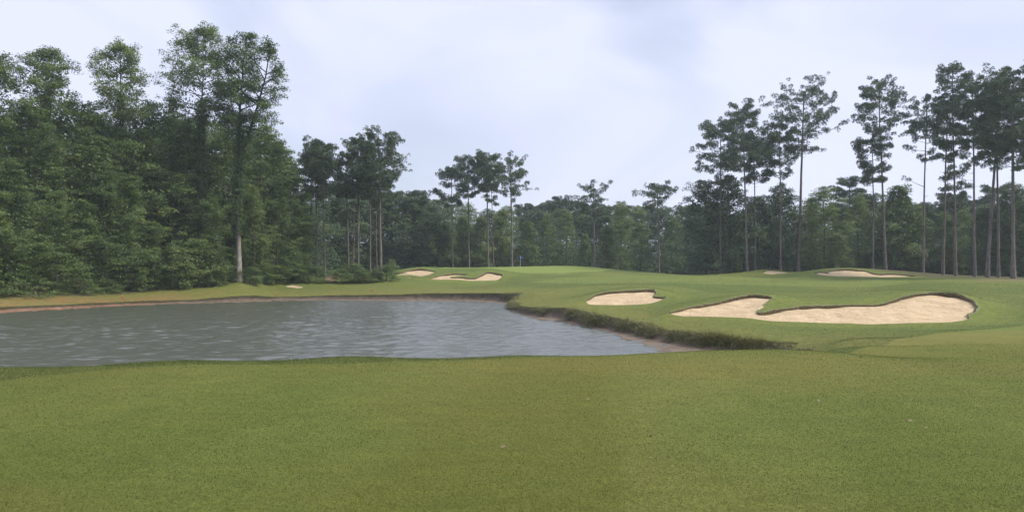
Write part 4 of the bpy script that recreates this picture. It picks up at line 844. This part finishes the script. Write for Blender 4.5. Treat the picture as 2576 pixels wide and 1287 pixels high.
# --- far wood behind the green
for j, (k, u, Y, vt, ws, lab) in enumerate((
 ('bright0', 1120, 202, 560, 1.0, 'pale green small tree behind the leftmost open-row pine'), ('bright1', 1165, 205, 545, 1.0, 'pale green tree between the first two open-row pines'), ('bright0', 1210, 203, 548, 1.0, 'pale green tree left of the tallest open-row pine'),
 ('bright1', 1262, 206, 532, 1.0, 'pale green tree between the tallest open-row pine and the flag-side pine'), ('bright0', 1330, 204, 560, 1.05, 'yellowish green tree behind the blue flag'), ('full2', 1375, 208, 540, .9, 'mid green tree two crowns right of the flag'),
 ('full0', 1425, 210, 536, .95, 'taller mid green tree left of the sparse lone pine'), ('bright0', 1470, 203, 590, .9, 'light green sapling-like tree left of the sparse lone pine trunk'), ('bright1', 1525, 206, 570, .8, 'light green tree right of the sparse lone pine trunk'), ('full3', 1560, 205, 508, .9, 'airy tree with a feathery peak between the two lone pines'),
 ('full1', 1610, 208, 560, 1.0, 'grey green tree left of the broad-headed lone pine'), ('full2', 1690, 206, 545, 1.0, 'grey green tree right of the broad-headed lone pine'), ('bright1', 1740, 200, 620, .8, 'low light green tree at the left foot of the dark oaks'),
 ('dark0', 1775, 178, 470, .95, 'dark oak with a ragged left edge under the drooping pine'), ('dark1', 1835, 176, 450, 1.0, 'largest dark oak under the four pines'), ('dark0', 1905, 174, 500, 1.0, 'dark oak below the half hidden pine'), ('dark1', 1965, 176, 470, .9, 'dark oak left of the tall leaning trunk'),
 ('bright0', 1860, 170, 640, .75, 'small light green tree in front of the dark oaks'), ('full3', 2075, 170, 472, 1.1, 'rounded broad green tree right of the tall leaning trunk'), ('full2', 2040, 176, 500, 1.0, 'green tree tucked left of the rounded broad tree'), ('full0', 2110, 168, 560, 1.0, 'lower green tree with bright leaves below the rounded broad tree'),
 ('full1', 2160, 176, 490, 1.0, 'green tree behind the pine with the low hanging crown'), ('bright1', 2260, 172, 470, 1.05, 'bright leafy crown right of the slender pine trunk'), ('full0', 2230, 176, 510, 1.0, 'green tree filling behind the slender pine trunk'), ('full2', 2310, 172, 520, 1.0, 'green tree behind the pine with the dead bough'),
 ('full3', 2370, 170, 535, 1.0, 'green tree behind the thick leaning trunk'), ('full1', 2430, 168, 525, 1.0, 'green tree between the tallest straight pine and the bare-trunked pine'), ('dark0', 2480, 160, 520, 1.0, 'dark tree behind the thickest leaning pine'), ('dark1', 2540, 156, 470, 1.0, 'dark tree near the right edge of the wood'), ('full2', 2600, 150, 480, 1.1, 'dim tree at the right edge of the view'),
 ('dark0', 2680, 150, 480, 1.1, 'dim tree past the right edge of the view'))):
    put(k, u, Y, vt, lab, 'front trees of the far wood', ws)
for j in range(34):                              # rows behind
    u = 1080 + j * 48; Y = 228 + 9 * ((j * 7) % 3); vt = np.interp(u, [1080, 1300, 1500, 1750, 2100, 2700], [508, 526, 528, 530, 510, 505]) + rng.uniform(-8, 14)
    put(('full%d' % (j % 4)) if j % 3 else 'dark%d' % (j % 2), u, Y, vt, 'hazy tree in the back rows of the far wood', 'back row trees of the far wood', 1.25)
for j, (u, vt) in enumerate(((1065, 500), (1105, 512), (1325, 524), (1350, 522), (1375, 520), (1405, 516), (1425, 505), (1450, 518), (1475, 522), (1530, 526), (1585, 528), (1630, 528), (1715, 524), (1750, 528), (1795, 520), (2135, 462), (2180, 500), (2290, 520), (2340, 520), (2390, 500), (2440, 505), (2500, 480))):
    put('pine%d' % (j % 2), u, 245 + 6 * (j % 3) if u < 2100 else 200, vt, 'small dark distant pine top rising over the far wood', 'distant pines over the far wood', 1.5)
# dark low growth that closes the floor of the woods
def undergrowth(pts, hmax, seed, n):
    rg = np.random.default_rng(seed); P = np.array([((u - 1288) / F * Y, Y) for u, Y in pts])
    s = rg.uniform(0, len(P) - 1, n); i = s.astype(int); f = (s - i)[:, None]; q = P[i] * (1 - f) + P[i + 1] * f
    q = q + np.column_stack([rg.normal(0, 2.0, n), rg.uniform(0, 9, n)])
    h = hmax * (0.55 + fbm(q[:, 0] * .25, q[:, 1] * .25, seed, 3) * .8)
    z = height(q[:, 0], q[:, 1]) + rg.random(n) ** 1.1 * np.maximum(h, .5)
    v, fc = leaf_cards(np.column_stack([q, z]), norm(rg.normal(0, .6, (n, 3)) + V(0, -.2, .7)), rg.uniform(.3, .65, n), rg)
    return v, fc, np.repeat(np.clip(rg.normal(.3, .2, n), 0, 1), 4)
v1, f1, t1 = undergrowth([(760, 176), (900, 200), (1100, 212), (1400, 216), (1700, 214), (1850, 186), (2100, 180), (2300, 174), (2500, 166), (2750, 156)], 9.0, 600, 100000)
v3, f3_, t3 = undergrowth([(740, 226), (1000, 236), (1300, 262), (1700, 262), (2100, 250), (2500, 226), (2800, 205)], 19.0, 602, 150000)
v5, f5_, t5 = undergrowth([(780, 200), (1000, 218), (1300, 226), (1700, 226), (1950, 200), (2300, 190), (2600, 180)], 13.0, 604, 80000)
f5_ = f5_ + len(v3); v3 = np.concatenate([v3, v5]); f3_ = np.concatenate([f3_, f5_]); t3 = np.concatenate([t3, t5])
v4, f4_, t4 = undergrowth([(-250, 150), (0, 158), (200, 166), (450, 176), (600, 178), (700, 182), (760, 190)], 21.0, 603, 90000)
v2, f2, t2 = undergrowth([(-250, 100), (0, 112), (200, 124), (400, 136), (560, 142), (680, 146), (770, 156)], 8.0, 601, 70000)
ug = mesh_obj('undergrowth', np.concatenate([v1, v2, v3, v4]), np.concatenate([f1, f2 + len(v1), f3_ + len(v1) + len(v2), f4_ + len(v1) + len(v2) + len(v3)]), LEAF_DARK, tint=np.concatenate([t1, t2, t3, t4]))
tag(ug, 'dark undergrowth filling the floor of the woods', 'undergrowth', kind='stuff')

# ------------------------------------------------------------------ flagstick, hazard stakes
x, y, z = ground_at(1309, 174); z += .05
fl = empty('flagstick', (x, y, z), 'slender flagstick with a small blue flag on the putting green', 'flagstick')
g = Geo(); g.tube([(0, 0, -.1), (0, 0, 1.2), (0, 0, 2.35)], .028, 8); g.build('pole', plain('pole_paint', (.55, .55, .5)), fl)
g = Geo(); a_ = np.linspace(0, 1, 9); wv_ = np.sin(a_ * 5) * .05
top = np.column_stack([.03 + a_ * .46, wv_, 2.33 - a_ * .05]); bot = np.column_stack([.03 + a_ * .44, wv_ * 1.2, 1.97 - a_ * .09])
pts = np.concatenate([top, bot]); off = V(0, .012, 0); n9 = 9
fcs = [(i, i + 1, n9 + i + 1, n9 + i) for i in range(8)]; g.add(np.concatenate([pts, pts + off]), np.array(fcs + [(18 + i + 1, 18 + i, 18 + n9 + i, 18 + n9 + i + 1) for i in range(8)])); g.build('flag', plain('flag_blue', (.06, .10, .45)), fl)
g = Geo(); th = np.linspace(0, 2 * np.pi, 13)[:-1]; g.tube([(0, 0, -.02), (0, 0, .012)], .055, 12); g.build('cup', plain('cup_white', (.6, .6, .6)), fl)
RED = plain('stake_red', (.42, .035, .03)); ORG = plain('stake_orange', (.4, .13, .05))
for (u, v, Y, h, mt, lab) in ((308, 748, 104, .62, RED, 'short red stake on the bare dirt of the left bank'), (690, 737, 119, .5, ORG, 'dull red stake on the grass right of the pale trunk foot'), (934, 738, 124, .5, RED, 'small red stake on the far bank below the bushes'), (1216, 728, 124, .85, ORG, 'orange brown stake on the grass below the S-shaped bunker')):
    X, Y_, z = ground_at(u, Y); r = empty('hazard_stake', (X, Y_, z + .05), lab, 'stake', 'hazard stakes along the pond')
    g = Geo(); q = .045
    for sgn in (0,): 
        bx = np.array([(-q, -q, -.1), (q, -q, -.1), (q, q, -.1), (-q, q, -.1), (-q, -q, h), (q, -q, h), (q, q, h), (-q, q, h), (0, 0, h + .05)])
        g.add(bx, np.array([(0, 1, 5, 4), (1, 2, 6, 5), (2, 3, 7, 6), (3, 0, 4, 7)])); g.add(bx, np.array([(4, 5, 8), (5, 6, 8), (6, 7, 8), (7, 4, 8)]))
    g.build('post', mt, r)
    g = Geo(); q = .052; bx = np.array([(-q, -q, h * .8), (q, -q, h * .8), (q, q, h * .8), (-q, q, h * .8), (-q, -q, h * .93), (q, -q, h * .93), (q, q, h * .93), (-q, q, h * .93)])
    g.add(bx, np.array([(0, 1, 5, 4), (1, 2, 6, 5), (2, 3, 7, 6), (3, 0, 4, 7), (4, 5, 6, 7), (3, 2, 1, 0)])); g.build('band', plain('band', (.5, .3, .26)), r)

# ------------------------------------------------------------------ haze
HZ = 0.00024
b0, b1 = V(-350, -350, -6), V(350, 350, 46)
hv = np.array([(x, y, z) for x in (b0[0], b1[0]) for y in (b0[1], b1[1]) for z in (b0[2], b1[2])])
hf = np.array([(0, 1, 3, 2), (4, 6, 7, 5), (0, 4, 5, 1), (2, 3, 7, 6), (0, 2, 6, 4), (1, 5, 7, 3)])
hm = bpy.data.materials.new('haze'); hm.use_nodes = True; hn = hm.node_tree.nodes; hn.remove(hn['Principled BSDF'])
pv = hn.new('ShaderNodeVolumePrincipled'); pv.inputs['Color'].default_value = (.80, .90, .95, 1); pv.inputs['Density'].default_value = HZ; pv.inputs['Anisotropy'].default_value = 0.2
hm.node_tree.links.new(pv.outputs[0], hn['Material Output'].inputs['Volume'])
hz = mesh_obj('haze', hv, hf, hm); tag(hz, 'thin pale summer haze between the course and the woods', kind='stuff')
